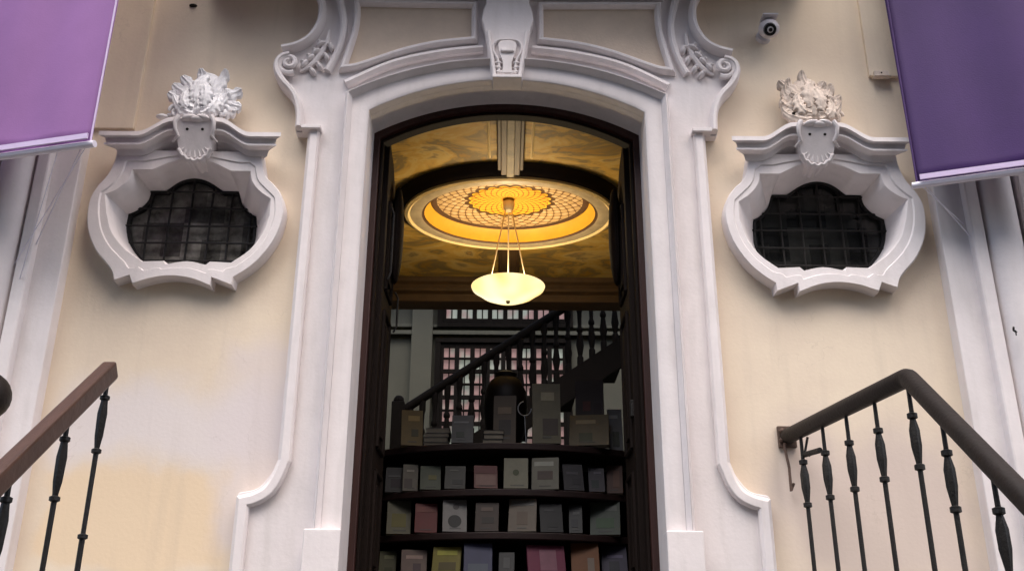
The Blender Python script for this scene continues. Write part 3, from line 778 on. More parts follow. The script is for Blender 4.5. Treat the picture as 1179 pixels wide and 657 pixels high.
def disc(name, rr, z, m, rin=0):
    me = bpy.data.meshes.new(name); vs, fs = [], []; n = 64
    prof = [(rr, z)] + [(rr * (1 - i / 8) + rin * i / 8, z + .02 * i / 8) for i in range(1, 9)]
    mb = MB().lathe([(r if r > 1e-4 else 1e-4, zz) for r, zz in prof], (0, 0, 0), 64, 1, 1)
    me.from_pydata(mb.v, [], mb.f); me.update()
    o = bpy.data.objects.new(name, me); COL.objects.link(o); me.materials.append(m); o.parent = ceil
    o.location = (0, 0, z - HC - z); o.location.z = -HC + 0; o.scale = (rx / .835, sy * rx / .835, 1)
    return o
disc('lattice_band', .835 * .70, zr + .125, M['lattice'], .3)
disc('gold_centre', .31, zr + .138, M['goldcentre'], 0)
# central rib running front to back
for (x, w, dz, m_) in ((0, .098, .06, 'rib'), (0, .072, .085, 'rib'), (0, .030, .10, 'ribpanel')):
    for (ya, yb) in ((inner_y0, cy0 - ry * 1.0), (cy0 + ry * 1.0, inner_y1)):
        if m_ == 'rib' or ya == inner_y0:
            MB().box((cx0 + x, (ya + yb) / 2, HC - dz / 2), (w, (yb - ya) / 2 - .001 * dz * 100, dz / 2)).out('ceiling_rib', M[m_], ceil, bevel=.006)
# gold frame lines of the painted panels
for s in (-1, 1):
    for (xa, ya, xb, yb) in ((.16, 5.95, 1.3, 5.95), (.16, 5.95, .16, 6.55)):
        MB().tube([(cx0 + s * xa, ya, HC - .003), (cx0 + s * xb, yb, HC - .003)], .012, 6).out('panel_line', M['goldline'], ceil, smooth=True)
# back cornice / downstand beam
zbm = at(580, 347, inner_y1)[1]
bz = HC - zbm
rows = [(inner_y1 - .10, HC - .001), (inner_y1 - .10, HC - .05), (inner_y1 - .06, HC - .07), (inner_y1 - .03, HC - bz * .45), (inner_y1 - .07, HC - bz * .5), (inner_y1 - .07, HC - bz * .62), (inner_y1 + .0, HC - bz * .68), (inner_y1, zbm), (inner_y1 + .25, zbm), (inner_y1 + .25, HC)]
vs = [(x, y, z) for x in (-2.4, 2.4) for y, z in rows]; k = len(rows)
build('back_cornice', vs, [(i, (i + 1) % k, (i + 1) % k + k, i + k) for i in range(k)] + [tuple(range(k)), tuple(range(k, 2 * k))[::-1]], M['rib'], ceil, False, .006)
# shop room shell
room = empty('room_shell', (0, 0, 0), parent=building); room.location = (0, 0, 0)
YBK = 12.6
MB().box((0, YBK + .1, 4), (4.2, .1, 3)).out('back_wall', M['intwall'], room)
for s in (-1, 1):
    MB().box((s * 2.5, (inner_y0 + inner_y1 + .2) / 2, 3.6), (.1, (inner_y1 - inner_y0 + .2) / 2, 2.4)).out('side_wall', M['darkwood'] if s > 0 else M['intwall'], room)
    MB().box((s * 4.1, (inner_y1 + YBK) / 2 + .15, 3.8), (.1, (YBK - inner_y1) / 2 + .15, 2.6)).out('side_wall', M['intwall'], room)
    MB().box((s * 3.3, inner_y1 + .3, 3.8), (.9, .1, 2.6)).out('return_wall', M['intwall'], room)
MB().box((0, (5.64 + YBK) / 2, 1.75), (4.2, (YBK - 5.64) / 2 + .1, .098)).out('shop_floor', M['floor'], room)
for yy, dd in ((inner_y1 + .6, .6), (YBK - .1, .35)): MB().box((0, yy, 6.75), (4.2, dd, .1)).out('hall_ceiling', M['intwall'], room)  # gap between the strips is an added skylight to light the back wall
for k_ in range(-3, 4): MB().box((k_ * 1.2, (inner_y1 + YBK) / 2 + .4, 6.75), (.04, 1.3, .05)).out('added_skylight_bar', M['backdark'], room)
MB().box((0, 5.67, 6.2), (2.6, .025, 1.1)).out('lintel_wall', M['darkwood'], room)
for s in (-1, 1): MB().box((s * (Xo + .9), 5.67, 3.6), (.88, .02, 1.9)).out('inner_jamb_wall', M['darkwood'], room)

# back windows with small lit panes
def backwin(x0, x1, z0, z1, nx, nz, tall=None):
    w = empty('stained_window', ((x0 + x1) / 2, YBK, z0), parent=building)
    w.location = ((x0 + x1) / 2, YBK - Y0, z0)
    MB().box(((x0 + x1) / 2, YBK - .01, (z0 + z1) / 2), ((x1 - x0) / 2, .008, (z1 - z0) / 2)).out('pane', M['stained'], w)
    mb = MB()
    for i in range(nx + 1):
        x = x0 + (x1 - x0) * i / nx
        mb.box((x, YBK - .03, (z0 + z1) / 2), (.03, .03, (z1 - z0) / 2 + .03))
        if i < nx:
            mb.box((x + (x1 - x0) / nx * .5, YBK - .025, (z0 + z1) / 2), (.008, .02, (z1 - z0) / 2))
    for j in range(nz + 1):
        z = z0 + (z1 - z0) * j / nz
        mb.box(((x0 + x1) / 2, YBK - .032, z), ((x1 - x0) / 2, .026, .026 if j % 2 == 0 else .012))
    mb.out('lattice', M['backdark'], w)
    mb = MB()
    for (a, b, c, d) in ((x0 - .05, (z0 + z1) / 2, .035, (z1 - z0) / 2 + .09), (x1 + .05, (z0 + z1) / 2, .035, (z1 - z0) / 2 + .09)):
        mb.box((a, YBK - .03, b), (c, .05, d))
    mb.box(((x0 + x1) / 2, YBK - .03, z1 + .07), ((x1 - x0) / 2 + .085, .055, .03)).box(((x0 + x1) / 2, YBK - .03, z0 - .07), ((x1 - x0) / 2 + .085, .055, .03))
    mb.out('window_frame', M['backdark'], w)
a = at(512, 351, YBK); b = at(652, 371, YBK)
backwin(a[0], b[0], b[1], at(580, 330, YBK)[1], 8, 2)
a = at(509, 399, YBK); b = at(652, 520, YBK)
backwin(a[0], b[0], b[1], a[1], 8, 8)
zl = at(580, 385, YBK)[1]
MB().box((0, YBK - .04, zl), (2.2, .04, .03)).box((0, YBK - .03, zl + .1), (2.2, .03, .02)).out('wall_moulding', M['intwall'], room, bevel=.008)
xL = at(486, 400, YBK)[0]
MB().box((xL, YBK - .05, 4), (.14, .05, 2.8)).out('wall_pilaster', M['intwall'], room, bevel=.008)

# inner staircase
YST = 10.6
p0 = Vector((*at(466, 471, YST),)); p1 = Vector((*at(655, 351, YST),))
sl = (p1.y - p0.y) / (p1.x - p0.x)
stair = empty('inner_staircase', (p0.x, YST, LAND), 'dark wooden staircase with turned balusters at the back of the shop', 'staircase')
xe2 = p0.x + 3.0
MB().tube([(p0.x - .05, YST, p0.y - .05 * sl), (xe2, YST, p0.y + sl * (xe2 - p0.x))], .05, 12).out('handrail', M['backdark'], stair, smooth=True)
drop = (at(650, 352, YST)[1] - at(650, 434, YST)[1])
zs = lambda x: p0.y + sl * (x - p0.x)
pts = [(p0.x - .1, zs(p0.x - .1) - drop + .06), (xe2, zs(xe2) - drop + .06), (xe2, zs(xe2) - drop - .28), (p0.x - .1, zs(p0.x - .1) - drop - .28)]
MB().prism(pts, YST - .04, YST + .04).out('string_board', M['backdark'], stair)
step_n = int((xe2 - p0.x) / .27)
mb = MB()
for i in range(step_n):
    x = p0.x + .27 * i; z = zs(x) - drop
    mb.box((x + .14, YST + .55, z + .02), (.15, .5, .02)).box((x + .01, YST + .55, z - .07), (.01, .5, .085))
mb.out('treads', M['backdark'], stair)
nb = int((xe2 - p0.x) / .135)
bal0 = None
for i in range(nb):
    x = p0.x + .06 + .135 * i; zt_ = zs(x) - .03; zb_ = zs(x) - drop + .05; h = zt_ - zb_
    if bal0 is None:
        mb = MB().tube([(x, YST, zb_ + h * t) for t in (0, .12, .14, .3, .5, .52, .56, .6, .8, .86, 1)], [.036, .036, .024, .044, .024, .036, .036, .022, .026, .036, .036], 8)
        bal0 = mb.out('baluster', M['backdark'], stair, smooth=True); bx = x
    else:
        o = bal0.copy(); COL.objects.link(o); o.location = (x - bx, 0, sl * (x - bx))
MB().box((p0.x - .07, YST, (p0.y + LAND) / 2 + .02), (.07, .07, (p0.y - LAND) / 2 + .06)).ball((p0.x - .07, YST, p0.y + .1), .06, 12).out('newel_post', M['backdark'], stair, bevel=.01)
MB().box((p0.x - .7, YST + .5, (zs(p0.x) - drop + LAND) / 2), (.6, .6, (zs(p0.x) - drop - LAND) / 2)).out('quarter_landing', M['backdark'], stair)

# pendant lamp
YL = cy0
zl0 = at(585, 330, YL)[1]; xl0 = at(585, 332, YL)[0]; rb = (at(628, 330, YL)[0] - at(543, 330, YL)[0]) / 2
lamp = empty('pendant_lamp', (xl0, YL, zl0), 'glowing alabaster bowl lamp hanging from the golden ceiling rosette', 'lamp')
hb = .125
prof = [(rb * .2, -hb * .98), (rb * .45, -hb * .88), (rb * .7, -hb * .62), (rb * .88, -hb * .3), (rb * .97, -.02), (rb, 0), (rb * .97, .006), (rb * .93, -.012), (rb * .8, -hb * .35), (rb * .5, -hb * .75), (.001, -hb * .9)]
MB().lathe([(.001, -hb)] + prof, (xl0, YL, zl0), 48).out('bowl', M['bowl'], lamp, smooth=True)
MB().lathe([(.001, -hb - .02), (.012, -hb - .018), (.016, -hb - .008), (.02, -hb + .004)], (xl0, YL, zl0), 16).out('finial', M['cord'], lamp, smooth=True)
ztop = zr + .10
MB().lathe([(.001, ztop - .05), (.03, ztop - .05), (.045, ztop - .03), (.05, ztop + .03)], (xl0, YL, 0), 20).out('ceiling_rose', M['cord'], lamp, smooth=True)
for a in (90, 205, 335):
    dx, dy = math.cos(R(a)), math.sin(R(a))
    MB().tube([(xl0 + dx * .025, YL + dy * .025, ztop - .04), (xl0 + dx * rb * .55, YL + dy * rb * .55, zl0 + .01), (xl0 + dx * rb * .58, YL + dy * rb * .58, zl0 - .03)], .0055, 6).out('suspension_rod', M['cord'], lamp, smooth=True)
ld = bpy.data.lights.new('bulb', 'POINT'); ld.energy = 13.5; ld.color = (1, .78, .50); ld.shadow_soft_size = .06
lo = bpy.data.objects.new('bulb', ld); COL.objects.link(lo); lo.location = (0, 0, .06); lo.parent = lamp

# ------------------------------------------------------------------ tiered book display
YC = 6.55     # front-most point of the curved display
def shelf_z(px, py, Y): return at(px, py, Y)[1]
Ztop = shelf_z(582, 509, YC); Z1 = shelf_z(582, 563, YC); Z2 = shelf_z(582, 612, YC - .05)
Rb = 1.55                     # bow radius
hw = 1.0
disp = empty('book_display', (0, YC + .5, LAND), 'dark curved tiered wooden shelf full of books inside the doorway', 'bookshelf')
def bow(x, d): return YC - d + (Rb - math.sqrt(Rb * Rb - x * x))
def bowshelf(z, d, dep, th, name='shelf_board', hw=hw):
    xs = [-hw + 2 * hw * i / 30 for i in range(31)]
    vs = []
    for x in xs: vs += [(x, bow(x, d), z), (x, bow(x, d), z - th), (x, bow(0, d) + dep, z - th), (x, bow(0, d) + dep, z)]
    fs = [(i * 4 + t, i * 4 + (t + 1) % 4, (i + 1) * 4 + (t + 1) % 4, (i + 1) * 4 + t) for i in range(30) for t in range(4)] + [(0, 1, 2, 3), tuple(120 + t for t in range(4))[::-1]]
    return build(name, vs, fs, M['shelf'], disp, False, .006)
Z3 = Z2 - .30
D0, D1, D2, D3 = 0, .03, .06, .10
bowshelf(Ztop, D0, .9, .045); bowshelf(Z1, D1, .9, .045); bowshelf(Z2, D2, .9, .045); bowshelf(Z3, D3, .9, .045)
MB().box((0, YC + .72, (Ztop + LAND) / 2 - .03), (hw - .03, .02, (Ztop - LAND) / 2 - .03)).out('back_panel', M['shelf'], disp)
for s in (-1, 1): MB().box((s * (hw - .02), YC + .62, (Ztop + LAND) / 2 - .03), (.02, .27, (Ztop - LAND) / 2 - .03)).out('side_panel', M['shelf'], disp)

BM = {}
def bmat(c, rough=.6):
    c = tuple(v * .24 for v in c)  # darkens every cover: the dim interior is put into the colour
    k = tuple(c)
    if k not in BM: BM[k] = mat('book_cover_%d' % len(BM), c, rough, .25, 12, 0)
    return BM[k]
PAPER = mat('page_paper', (.16, .14, .11), .8, .2, 30, 0)
def book(px0, px1, ptop, zbase, d, col, label, tilt=18, thick=.03, prints=(), yaw=0, lay=False, group='books on the curved display'):
    """a book leaning back on a shelf; px range and top give its real size at that shelf's distance"""
    xc = (px0 + px1) / 2
    x_ = at(xc, 550, YC)[0]; Yb = bow(max(min(x_, .9), -.9), d) + .03
    xa, _ = at(px0, ptop + 12, Yb); xb, ztop_ = at(px1, ptop, Yb)
    w = abs(xb - xa); h = max(ztop_ - zbase, .08); x = (xa + xb) / 2
    o = empty('book', (x, Yb, zbase), label, 'book', group)
    q = random.Random(int(px0 * 31 + ptop)); yaw = yaw or q.uniform(-9, 9); tilt = tilt + q.uniform(-5, 7)
    prints = list(prints) if prints else [(q.uniform(-.1, .1), q.uniform(.62, .82), q.uniform(.2, .36), q.uniform(.03, .08), tuple(min(1, v * 2.2 + .05) for v in col), False), (q.uniform(-.15, .15), q.uniform(.25, .45), q.uniform(.15, .35), q.uniform(.08, .18), tuple(v * q.uniform(.3, .6) for v in col), False)]
    prints.append((q.uniform(-.05, .05), .10, q.uniform(.15, .3), .018, tuple(v * .4 + .1 for v in col), False))
    h2 = h / math.cos(R(tilt)) * q.uniform(.93, 1.02)
    rot = Matrix.Rotation(R(yaw), 3, 'Z') @ Matrix.Rotation(-R(tilt), 3, 'X')
    org = Vector((x, Yb, zbase + .002))
    def pb(c, h_, name, m, bev=.001):
        mb = MB().box(c, h_); v = [org + rot @ Vector(p) for p in mb.v]
        # lift so nothing cuts the shelf
        return build(name, v, mb.f, m, o, False, bev)
    t = thick
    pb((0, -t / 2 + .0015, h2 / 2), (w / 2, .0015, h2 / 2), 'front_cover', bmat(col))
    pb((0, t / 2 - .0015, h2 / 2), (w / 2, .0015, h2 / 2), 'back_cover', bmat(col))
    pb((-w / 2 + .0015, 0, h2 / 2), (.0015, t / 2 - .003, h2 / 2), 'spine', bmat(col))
    pb((.001, 0, h2 / 2), (w / 2 - .004, t / 2 - .003, h2 / 2 - .004), 'pages', PAPER, 0)
    for (u, v, du, dv, c, rnd_) in prints:
        if rnd_:
            mb = MB(); nn = 20
            vs = [Vector((u * w + du * w * math.cos(6.2832 * i / nn), -t / 2 - .0012 * (1 + (k_ == 0)), v * h2 + dv * w * math.sin(6.2832 * i / nn))) for k_ in (0, 1) for i in range(nn)]
            vs = [org + rot @ p for p in vs]
            build('cover_print', vs, [tuple(range(nn)), tuple(range(nn, 2 * nn))[::-1]] + [(i, (i + 1) % nn, (i + 1) % nn + nn, i + nn) for i in range(nn)], bmat(c), o)
        else:
            pb((u * w, -t / 2 - .001, v * h2), (du * w, .0008, dv * h2), 'cover_print', bmat(c), 0)
    return o
zt_, z1_, z2_, z3_ = Ztop, Z1, Z2, Z3
CR = (.62, .56, .40)
# standing on top
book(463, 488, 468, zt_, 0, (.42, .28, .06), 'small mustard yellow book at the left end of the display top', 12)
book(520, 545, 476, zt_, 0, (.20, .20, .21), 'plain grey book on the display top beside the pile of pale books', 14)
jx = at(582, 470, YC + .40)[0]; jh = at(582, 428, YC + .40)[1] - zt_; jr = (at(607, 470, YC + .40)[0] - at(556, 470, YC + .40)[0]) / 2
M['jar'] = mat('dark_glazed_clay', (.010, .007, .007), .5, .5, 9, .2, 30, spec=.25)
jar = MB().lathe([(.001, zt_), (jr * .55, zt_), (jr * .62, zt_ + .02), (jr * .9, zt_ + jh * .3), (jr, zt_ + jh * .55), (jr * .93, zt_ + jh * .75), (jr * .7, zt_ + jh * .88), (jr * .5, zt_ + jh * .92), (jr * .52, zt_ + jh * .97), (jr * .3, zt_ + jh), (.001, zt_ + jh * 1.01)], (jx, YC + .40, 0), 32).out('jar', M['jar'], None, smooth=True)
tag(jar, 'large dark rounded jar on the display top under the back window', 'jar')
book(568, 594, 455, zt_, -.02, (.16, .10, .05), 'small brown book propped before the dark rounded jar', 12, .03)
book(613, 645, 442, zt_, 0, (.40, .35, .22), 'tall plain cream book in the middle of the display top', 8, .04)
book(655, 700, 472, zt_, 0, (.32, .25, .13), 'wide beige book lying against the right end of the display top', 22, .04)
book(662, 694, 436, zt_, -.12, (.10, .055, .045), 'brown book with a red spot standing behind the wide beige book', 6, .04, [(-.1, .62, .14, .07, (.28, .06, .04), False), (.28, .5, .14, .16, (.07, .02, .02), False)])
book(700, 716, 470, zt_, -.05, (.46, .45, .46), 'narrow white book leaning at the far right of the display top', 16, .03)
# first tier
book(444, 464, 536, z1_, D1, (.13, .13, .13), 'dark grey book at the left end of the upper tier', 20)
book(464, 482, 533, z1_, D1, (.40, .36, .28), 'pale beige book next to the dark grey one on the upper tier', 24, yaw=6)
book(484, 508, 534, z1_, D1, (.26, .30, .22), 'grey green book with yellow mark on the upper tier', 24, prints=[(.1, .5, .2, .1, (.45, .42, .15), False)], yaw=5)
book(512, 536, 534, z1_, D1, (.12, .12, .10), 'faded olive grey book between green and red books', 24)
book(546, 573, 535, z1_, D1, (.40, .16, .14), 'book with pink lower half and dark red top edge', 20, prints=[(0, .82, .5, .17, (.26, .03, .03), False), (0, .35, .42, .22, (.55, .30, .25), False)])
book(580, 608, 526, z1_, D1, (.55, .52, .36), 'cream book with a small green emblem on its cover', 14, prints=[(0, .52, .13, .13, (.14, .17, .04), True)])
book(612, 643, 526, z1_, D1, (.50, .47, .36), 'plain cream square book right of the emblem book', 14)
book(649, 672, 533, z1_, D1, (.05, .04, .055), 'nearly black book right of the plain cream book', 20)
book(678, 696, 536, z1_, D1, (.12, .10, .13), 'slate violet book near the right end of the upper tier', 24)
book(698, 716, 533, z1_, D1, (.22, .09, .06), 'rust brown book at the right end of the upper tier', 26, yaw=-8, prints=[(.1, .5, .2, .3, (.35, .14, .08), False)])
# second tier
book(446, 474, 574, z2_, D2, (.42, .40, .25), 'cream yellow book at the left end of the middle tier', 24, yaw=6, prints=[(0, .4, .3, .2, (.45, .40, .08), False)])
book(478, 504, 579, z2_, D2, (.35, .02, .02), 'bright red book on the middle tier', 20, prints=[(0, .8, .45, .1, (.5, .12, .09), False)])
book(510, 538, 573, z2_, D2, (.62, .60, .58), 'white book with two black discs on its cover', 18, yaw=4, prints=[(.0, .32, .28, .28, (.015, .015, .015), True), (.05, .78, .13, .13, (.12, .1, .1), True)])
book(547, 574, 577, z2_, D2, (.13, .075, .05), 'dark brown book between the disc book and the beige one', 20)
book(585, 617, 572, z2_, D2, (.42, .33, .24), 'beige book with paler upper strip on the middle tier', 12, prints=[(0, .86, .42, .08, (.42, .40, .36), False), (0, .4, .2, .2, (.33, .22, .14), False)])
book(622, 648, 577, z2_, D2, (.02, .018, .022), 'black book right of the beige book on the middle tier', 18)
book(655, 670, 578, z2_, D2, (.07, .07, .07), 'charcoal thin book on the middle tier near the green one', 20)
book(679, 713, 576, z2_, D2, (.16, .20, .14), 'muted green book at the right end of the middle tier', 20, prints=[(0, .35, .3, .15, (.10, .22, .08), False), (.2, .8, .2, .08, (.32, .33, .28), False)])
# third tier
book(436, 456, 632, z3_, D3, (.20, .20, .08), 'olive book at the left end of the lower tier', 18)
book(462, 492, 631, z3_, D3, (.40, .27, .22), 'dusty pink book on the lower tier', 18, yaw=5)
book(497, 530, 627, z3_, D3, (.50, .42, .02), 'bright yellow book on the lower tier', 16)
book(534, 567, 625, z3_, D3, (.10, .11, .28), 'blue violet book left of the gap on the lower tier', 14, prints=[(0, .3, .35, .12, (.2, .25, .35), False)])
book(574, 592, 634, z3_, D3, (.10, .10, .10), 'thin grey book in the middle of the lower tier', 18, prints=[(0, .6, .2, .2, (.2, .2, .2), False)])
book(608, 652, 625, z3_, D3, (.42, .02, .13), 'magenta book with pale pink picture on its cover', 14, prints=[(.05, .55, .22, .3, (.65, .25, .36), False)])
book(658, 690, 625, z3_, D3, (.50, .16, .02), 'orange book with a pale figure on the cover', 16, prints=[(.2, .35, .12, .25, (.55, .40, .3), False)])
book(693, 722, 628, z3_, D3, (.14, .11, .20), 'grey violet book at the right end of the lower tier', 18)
# lying piles
def pile(px0, px1, z, Y, cols, labels, group):
    xa = at(px0, 490, Y)[0]; xb = at(px1, 490, Y)[0]; zz = z
    for i, (c, lb) in enumerate(zip(cols, labels)):
        t = .028 + .006 * (i % 2); w = (xb - xa) / 2 * (1 - .04 * (i % 2)); x = (xa + xb) / 2 + rnd.uniform(-.008, .008)
        o = empty('book', (x, Y + .1, zz), lb, 'book', group)
        MB().box((x, Y + .1, zz + .002), (w, .09, .0015)).box((x, Y + .1, zz + t - .002), (w, .09, .0015)).box((x, Y + .189, zz + t / 2), (w, .0015, t / 2 - .0035)).out('cover', bmat(c), o)
        MB().box((x, Y + .098, zz + t / 2), (w - .005, .085, t / 2 - .004)).out('pages', PAPER, o)
        zz += t + .001
pile(489, 518, Ztop, YC + .12, [(.35, .33, .28), (.42, .40, .35), (.3, .3, .28), (.45, .43, .38)], ['lowest pale book of the pile left of the grey book', 'second pale book from the bottom of the left pile', 'third pale book up in the left pile on the display', 'topmost pale book of the left pile on the display'], 'pile of pale books')
pile(556, 580, Ztop, YC - .0 + .02, [(.12, .11, .10), (.09, .08, .07), (.14, .12, .10)], ['bottom grey book of the small pile before the dark rounded jar', 'middle dark book of the small pile before the dark rounded jar', 'top grey book of the small pile before the dark rounded jar'], 'small pile before the jar')
# wire stand
sx_, sz_ = at(604, 470, YC + .05)
ws = MB().tube([(sx_ + .045 * math.cos(t) , YC + .05, sz_ + .05 * math.sin(t)) for t in [R(100 + 20 * i) for i in range(14)]] , .004, 6).tube([(sx_, YC + .05, sz_ - .05), (sx_ + .01, YC + .05, Ztop)], .004, 6).tube([(sx_ - .03, YC + .05, Ztop + .004), (sx_ + .05, YC + .05, Ztop + .004)], .005, 6).out('wire_stand', M['steel'], None, smooth=True)
tag(ws, 'curled thin metal wire stand beside the dark rounded jar', 'book stand')

# ------------------------------------------------------------------ banners
def banner(name, px_in, px_bot_in, pout, Yin, Yout, width, sg, m, label, ztop=8.2):
    """px_bot_in: pixel of the inner bottom corner"""
    xi, zi = at(*px_bot_in, Yin); d = Vector((sg * 1.0, (Yout - Yin) / width, 0)).normalized()
    x1 = xi + d.x * width
    o = empty(name, (xi, Yin, zi), label, 'banner', 'purple banners hanging either side of the door')
    nu, nv = 26, 40; vs, fs = [], []
    q = random.Random(5 + sg)
    for j in range(nv + 1):
        v = j / nv
        for i in range(nu + 1):
            u = i / nu; s = width * u
            rip = .03 * math.sin(u * 9 + v * 2.2) * min(1, v * 3 + .15) + .012 * math.sin(u * 21 + 1.3 + v)
            vs.append((xi + d.x * s, Yin + d.y * s + rip, zi + (ztop - zi) * v))
    for j in range(nv):
        for i in range(nu):
            a = j * (nu + 1) + i; fs.append((a, a + 1, a + nu + 2, a + nu + 1))
    c = build('cloth', vs, fs, m, o, True)
    so = c.modifiers.new('solid', 'SOLIDIFY'); so.thickness = .004; so.offset = 0
    e0 = Vector((xi - d.x * .03, Yin - d.y * .03, zi - .012)); e1 = Vector((xi + d.x * (width + .03), Yin + d.y * width, zi - .012))
    MB().tube([e0, e1], .020, 12).out('bottom_bar', M['hem'], o, smooth=True)
    MB().box(((e0 + e1) / 2 + Vector((0, -.034, .034))), ((e1 - e0).length / 2 - .035, .005, .016), Matrix.Rotation(math.atan2(e1.y - e0.y, e1.x - e0.x), 3, 'Z')).out('hem', M['edge'], o)
    MB().tube([Vector((xi, Yin + .0, zi)), Vector((xi, Yin, ztop))], .006, 8).out('edge_piping', M['edge'] if sg < 0 else m, o, smooth=True)
    MB().tube([e0 + Vector((0, 0, ztop - zi)), e1 + Vector((0, 0, ztop - zi))], .022, 12).out('top_bar', M['hem'], o, smooth=True)
    mb = MB()
    for s in (.15, width - .15):
        mb.tube([Vector((xi + d.x * s, Yin + d.y * s, ztop - .012)), Vector((xi + d.x * s, Y0 - .03, ztop + .15))], .012, 8)
    mb.out('wall_bracket', M['iron'], o, smooth=True)
    # thin guy strings from the bar to the wall
    mb = MB()
    for (du, xx, dz) in ((.02, .62, -.55), (.05, .50, -.40), (.2, .55, -.7)) if sg < 0 else ((.04, .42, -.35), (.02, .36, -.2)):
        s = Vector((xi + d.x * du, Yin + d.y * du, zi - .02)); mb.tube([s, Vector((xi + sg * xx * 1.0 + sg * .03, Y0 - .05, zi + dz))], .003, 6)
    mb.out('guy_string', M['hem'], o, smooth=True)
banner('banner', None, (104, 164), None, 4.72, 5.10, 1.4, -1, M['banner_l'], 'lilac banner with white bottom bar hanging at the upper left')
# right: inner end farther from us, outer end nearer
banner('banner', None, (1056, 211), None, 5.12, 4.62, 1.4, 1, M['banner_r'], 'deep purple banner with white bottom bar hanging at the upper right')

# ------------------------------------------------------------------ wall camera and junction box
xk, zk = at(886, 34, Y0 - .12)
cm = empty('security_camera', (xk, Y0, zk), 'small white ball shaped security camera mounted high on the right wall', 'camera')
MB().tube([(xk - .01, Y0, zk + .02), (xk - .01, Y0 - .03, zk + .02)], [.05, .045], 20).out('base', M['plastic'], cm, smooth=True)
MB().tube([(xk - .01, Y0 - .025, zk + .02), (xk, Y0 - .07, zk + .015)], .022, 14).out('arm', M['plastic'], cm, smooth=True)
hd = MB().ball((xk, Y0 - .11, zk + .012), (.068, .062, .064), 18).out('housing', M['plastic'], cm, smooth=True)
d_ = Vector((-.12, -.75, -.65)).normalized(); c_ = Vector((xk, Y0 - .11, zk + .012))
MB().tube([c_ + d_ * .045, c_ + d_ * .074], [.043, .038], 18).out('lens_ring', M['blackglass'], cm, smooth=True)
MB().tube([c_ + d_ * .072, c_ + d_ * .082], [.020, .018], 14).out('lens', M['plastic'], cm, smooth=True)
MB().tube([c_ + d_ * .081, c_ + d_ * .085], [.013, .012], 14).out('lens_glass', M['blackglass'], cm, smooth=True)
MB().box(tuple(c_ + Vector((0, -.02, .066))), (.05, .05, .006)).out('sun_hood', M['plastic'], cm, bevel=.004)

xk, zk = at(1015, 86, Y0 - .04)
jb = empty('junction_box', (xk, Y0, zk), 'small flat cream box with a screw on the wall beside the purple banner', 'box')
MB().box((xk, Y0 - .034, zk + .008), (.047, .010, .020)).out('cover', M['crestcream'], jb, bevel=.003)
MB().box((xk, Y0 - .040, zk - .018), (.053, .022, .004)).out('ledge', M['crestcream'], jb, bevel=.002)
MB().ball((xk, Y0 - .044, zk + .012), (.006, .004, .006), 8).out('screw', M['iron'], jb, smooth=True)

# small hook on right pilaster
xk, zk = at(1167, 380, 5.17)
hk = MB().tube([(xk + .03, 5.20, zk), (xk, 5.17, zk), (xk - .008, 5.15, zk + .012)], .006, 8).tube([(xk + .01, 5.17, zk), (xk + .01, 5.17, zk - .03)], .004, 6).out('wall_hook', M['iron'], None, smooth=True)
tag(hk, 'tiny dark hook fixed to the right pilaster', 'hook')

# ------------------------------------------------------------------ outdoor stairs and rails
# hand rail height from the wall end
lo_, hi_ = 2.0, 3.6
for _ in range(40):
    mid = (lo_ + hi_) / 2
    if at_z(908, 501, mid).y < Y0 - .05: lo_ = mid
    else: hi_ = mid
HR = (lo_ + hi_) / 2
wend = at_z(908, 501, HR); corner = at_z(1045, 434, HR)
XC = corner.x
def on_rail(px, py): return at_x(px, py, XC)
lowr = on_rail(1173, 566)
dirr = (lowr - corner).normalized()
slope = (lowr.z - corner.z) / (lowr.y - corner.y)       # dz/dy (positive: falls toward the street)
steps_y = corner.y + .0
YL0 = corner.y                   # landing edge
def stair_top(y): return LAND if y >= YL0 else LAND + slope * (y - YL0)
rail_end_y = YL0 - (LAND - 0.0) / slope
rail = empty('stair_railing', (XC, YL0, LAND), 'black iron railing with dark round handrail turning a corner at the right', 'railing', 'railings either side of the steps')
pth = [wend + Vector((0, .02, 0)), wend + (corner - wend) * .5, corner + (wend - corner).normalized() * .03, corner + Vector((0, 0, -.002)), corner + dirr * .03, corner + dirr * 1.2, corner + dirr * 2.3]
pth = [Vector(p) for p in pth]
MB().tube([pth[0], pth[1], pth[2]] + [pth[2].lerp(pth[3], .6) , pth[3].lerp(pth[4], .45)] + pth[4:], .043, 20).out('handrail', M['railblack'], rail, smooth=True)
def baluster(xb, yb, ztop_, zbot_, parent, m, style, ref=[{}]):
    h = ztop_ - zbot_
    if style == 'r': kn = [(0, .009), (.13, .010), (.135, .022), (.155, .022), (.16, .013), (.21, .024), (.28, .024), (.355, .013), (.36, .022), (.38, .022), (.385, .011), (h, .011)]
    else: kn = [(0, .009), (.075, .010), (.08, .021), (.095, .021), (.10, .015), (.16, .021), (.26, .019), (.315, .011), (.32, .021), (.335, .021), (.34, .011), (.68, .010), (.685, .021), (.70, .021), (.705, .012), (h, .012)]
    mb = MB(); n = 16; vs = []
    for (d, r) in kn:
        fl = 1 if r > .0125 and r < .0205 or r >= .0235 else 0
        for k in range(n):
            a = 2 * math.pi * k / n; rr = r * (1 - (.16 if (k % 2 and fl) else 0)); vs.append((xb + rr * math.cos(a), yb + rr * math.sin(a), ztop_ - d))
    mb.add(vs, [(i * n + k, i * n + (k + 1) % n, (i + 1) * n + (k + 1) % n, (i + 1) * n + k) for i in range(len(kn) - 1) for k in range(n)])
    return mb.out('baluster', m, parent, smooth=True)
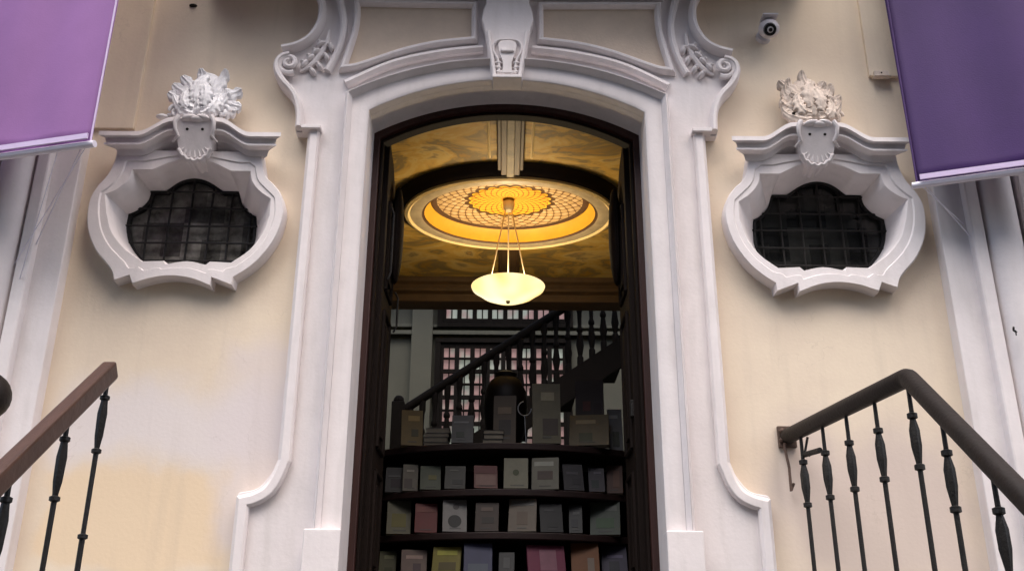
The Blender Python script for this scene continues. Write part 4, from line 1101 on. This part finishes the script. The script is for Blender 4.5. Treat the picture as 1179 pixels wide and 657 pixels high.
for px, py in ((921, 506), (946, 495), (973, 483), (1005, 468)):
    t = (px - 908) / (1045 - 908)
    # solve parameter along the rail by projecting
    best = min(range(200), key=lambda i: abs((lambda P: ((RM.transposed() @ (P - Vector((0, 0, CAMZ)))).x / -(RM.transposed() @ (P - Vector((0, 0, CAMZ)))).z) * F + CX)(wend.lerp(corner, i / 199)) - px))
    P = wend.lerp(corner, best / 199)
    baluster(P.x, P.y, HR - .03, LAND, rail, M['iron2'], 'r')
baluster(corner.x - .005, corner.y, HR - .03, LAND, rail, M['iron2'], 'r')
ys = [on_rail(1084, 483).y, on_rail(1143, 548).y]
sp_ = ys[0] - ys[1]; ys += [ys[1] - sp_ * i for i in range(1, 7)]
for y in ys:
    if y > corner.y - 2.2 * abs(dirr.y):
        z = corner.z + slope * (y - corner.y); baluster(XC, y, z - .03, stair_top(y) - .0, rail, M['iron2'], 'r')
# wall bracket plate, loose wire hook, small brace
MB().box((wend.x, Y0 - .012, wend.z), (.05, .012, .06)).ball((wend.x - .03, Y0 - .03, wend.z + .03), .016, 8).ball((wend.x - .035, Y0 - .03, wend.z - .02), .014, 8).out('wall_plate', M['rust'], rail, bevel=.003)
hkx, hkz = at(906, 517, Y0 - .04)
MB().tube([(hkx + .02, Y0 - .02, hkz + .05), (hkx - .01, Y0 - .04, hkz + .03), (hkx - .01, Y0 - .04, hkz), (hkx, Y0 - .05, hkz - .10), (at(911, 565, Y0 - .05)[0], Y0 - .05, at(911, 565, Y0 - .05)[1]), (at(914, 556, Y0 - .05)[0], Y0 - .05, at(914, 556, Y0 - .05)[1])], .008, 8).out('loose_hook', M['rust'], rail, smooth=True)
b0 = wend.lerp(corner, .12); b1 = wend.lerp(corner, .28)
MB().tube([(b0.x + .035, b0.y, HR - .04), (b0.x + .01, b0.y, HR - .13), (b0.x + .03, b0.y - .02, HR - .145)], .007, 8).tube([(b0.x + .01, b0.y, HR - .135), (b1.x + .0, b1.y, HR - .15)], .015, 10).out('brace', M['iron2'], rail, smooth=True)

# left railing: square varnished wood rail, cut off at its top end
XL_ = -XC
lend = at_x(128, 425, XL_); llow = at_x(0, 550, XL_)
dl = (llow - lend).normalized()
rl = empty('stair_railing', (XL_, lend.y, LAND), 'black iron railing with square brown wooden handrail at the left', 'railing', 'railings either side of the steps')
side = Vector((1, 0, 0)); upv = dl.cross(side).normalized()
if upv.z < 0: upv = -upv
a0 = lend; a1 = lend + dl * 2.2
rotm = Matrix((side, -dl, upv)).transposed()
rl_o = MB().box((a0 + a1) / 2, (.032, (a1 - a0).length / 2, .042), rotm).out('handrail', M['railwood'], rl, bevel=.012)
sl_l = (llow.z - lend.z) / (llow.y - lend.y)
bl = [at_x(122, 450, XL_).y, at_x(77, 492, XL_).y, at_x(10, 560, XL_).y]
bl += [bl[-1] - (bl[1] - bl[2]) * i for i in range(1, 5)]
for y in bl:
    if y > a1.y + .05:
        z = lend.z + sl_l * (y - lend.y); baluster(XL_, y, z - .035, stair_top(y), rl, M['iron'], 'l')

# round finial on a post left of the wooden rail
fx, fz = at(-18, 456, 4.4)
fp = empty('gate_post', (fx, 4.4, 0), 'dark post with round ball finial at the left edge of the photo', 'post')
MB().tube([(fx, 4.4, fz + .115 * math.sin(math.pi * (i / 12 - .5))) for i in range(13)], [max(.115 * math.cos(math.pi * (i / 12 - .5)), .004) for i in range(13)], 24).out('finial', M['railblack'], fp, smooth=True)
MB().tube([(fx, 4.4, 0), (fx, 4.4, fz - .2), (fx, 4.4, fz - .17), (fx, 4.4, fz - .10)], [.05, .05, .07, .035], 16).out('shaft', M['iron'], fp, smooth=True)

# steps and landing
st = empty('front_steps', (0, YL0, 0), 'grey stone steps and landing in front of the door', 'steps')
MB().box((0, (YL0 + Y0 + .3) / 2, LAND / 2), (XC + .25, (Y0 + .3 - YL0) / 2 - .001, LAND / 2)).out('landing', M['stone'], st, bevel=.01)
ns = 11; rise = LAND / ns; tread = rise / slope
for i in range(1, ns):
    z = LAND - rise * i
    MB().box((0, YL0 - tread * (i - .5), z / 2), (XC + .25, tread / 2 - .001, z / 2)).out('step', M['stone'], st, bevel=.008)

# ground and street
gr = MB().box((0, 0, -.1), (60, 60, .099)).out('ground', M['ground'])
gr['kind'] = 'structure'

M['blocker'] = mat('dark_blocker_render', (.10, .09, .08), .85, .3, 1, .2, 20)  # dark so the added block bounces little light
ob = empty('sky_blocker', (0, -9, 0), 'unseen dark house added behind the camera to block low sky light', 'building')
MB().box((0, -10.5, 7), (14, 1.5, 7)).out('wall', M['blocker'], ob)  # unseen block, added to keep low sky light out of the doorway
for fl_ in range(3):
    for i in range(-4, 5):
        MB().box((i * 2.6, -8.99, 2.2 + fl_ * 3.6), (.55, .03, .95)).out('window', M['blackglass'], ob, bevel=.01)
MB().box((0, -8.85, 14.1), (14.2, .35, .12)).out('cornice', M['blocker'], ob)
# ------------------------------------------------------------------ light
w = bpy.data.worlds.new('World'); S.world = w; w.use_nodes = True
N = w.node_tree.nodes; L = w.node_tree.links
sky = N.new('ShaderNodeTexSky'); sky.sky_type = 'NISHITA'; sky.sun_disc = False
SE, SA = 60, -36
sky.sun_elevation = R(SE); sky.sun_rotation = R(180 + SA); sky.air_density = 1.0; sky.dust_density = 4.0; sky.ozone_density = 1.0
L.new(sky.outputs[0], N['Background'].inputs[0]); N['Background'].inputs[1].default_value = .125
sd = bpy.data.lights.new('sun', 'SUN'); sd.energy = 1.15; sd.angle = R(38); sd.color = (1, .96, .92)
so = bpy.data.objects.new('sun', sd); COL.objects.link(so)
az = R(SA)       # sun behind the camera, slightly left
vec = Vector((math.sin(az) * math.cos(R(SE)), -math.cos(az) * math.cos(R(SE)), math.sin(R(SE))))
so.rotation_euler = (-vec).to_track_quat('-Z', 'Y').to_euler()
so.location = vec * 20
S.view_settings.view_transform = 'Standard'; S.view_settings.look = 'None'
S.view_settings.exposure = 1.35; S.view_settings.gamma = 1
S.cycles.max_bounces = 6
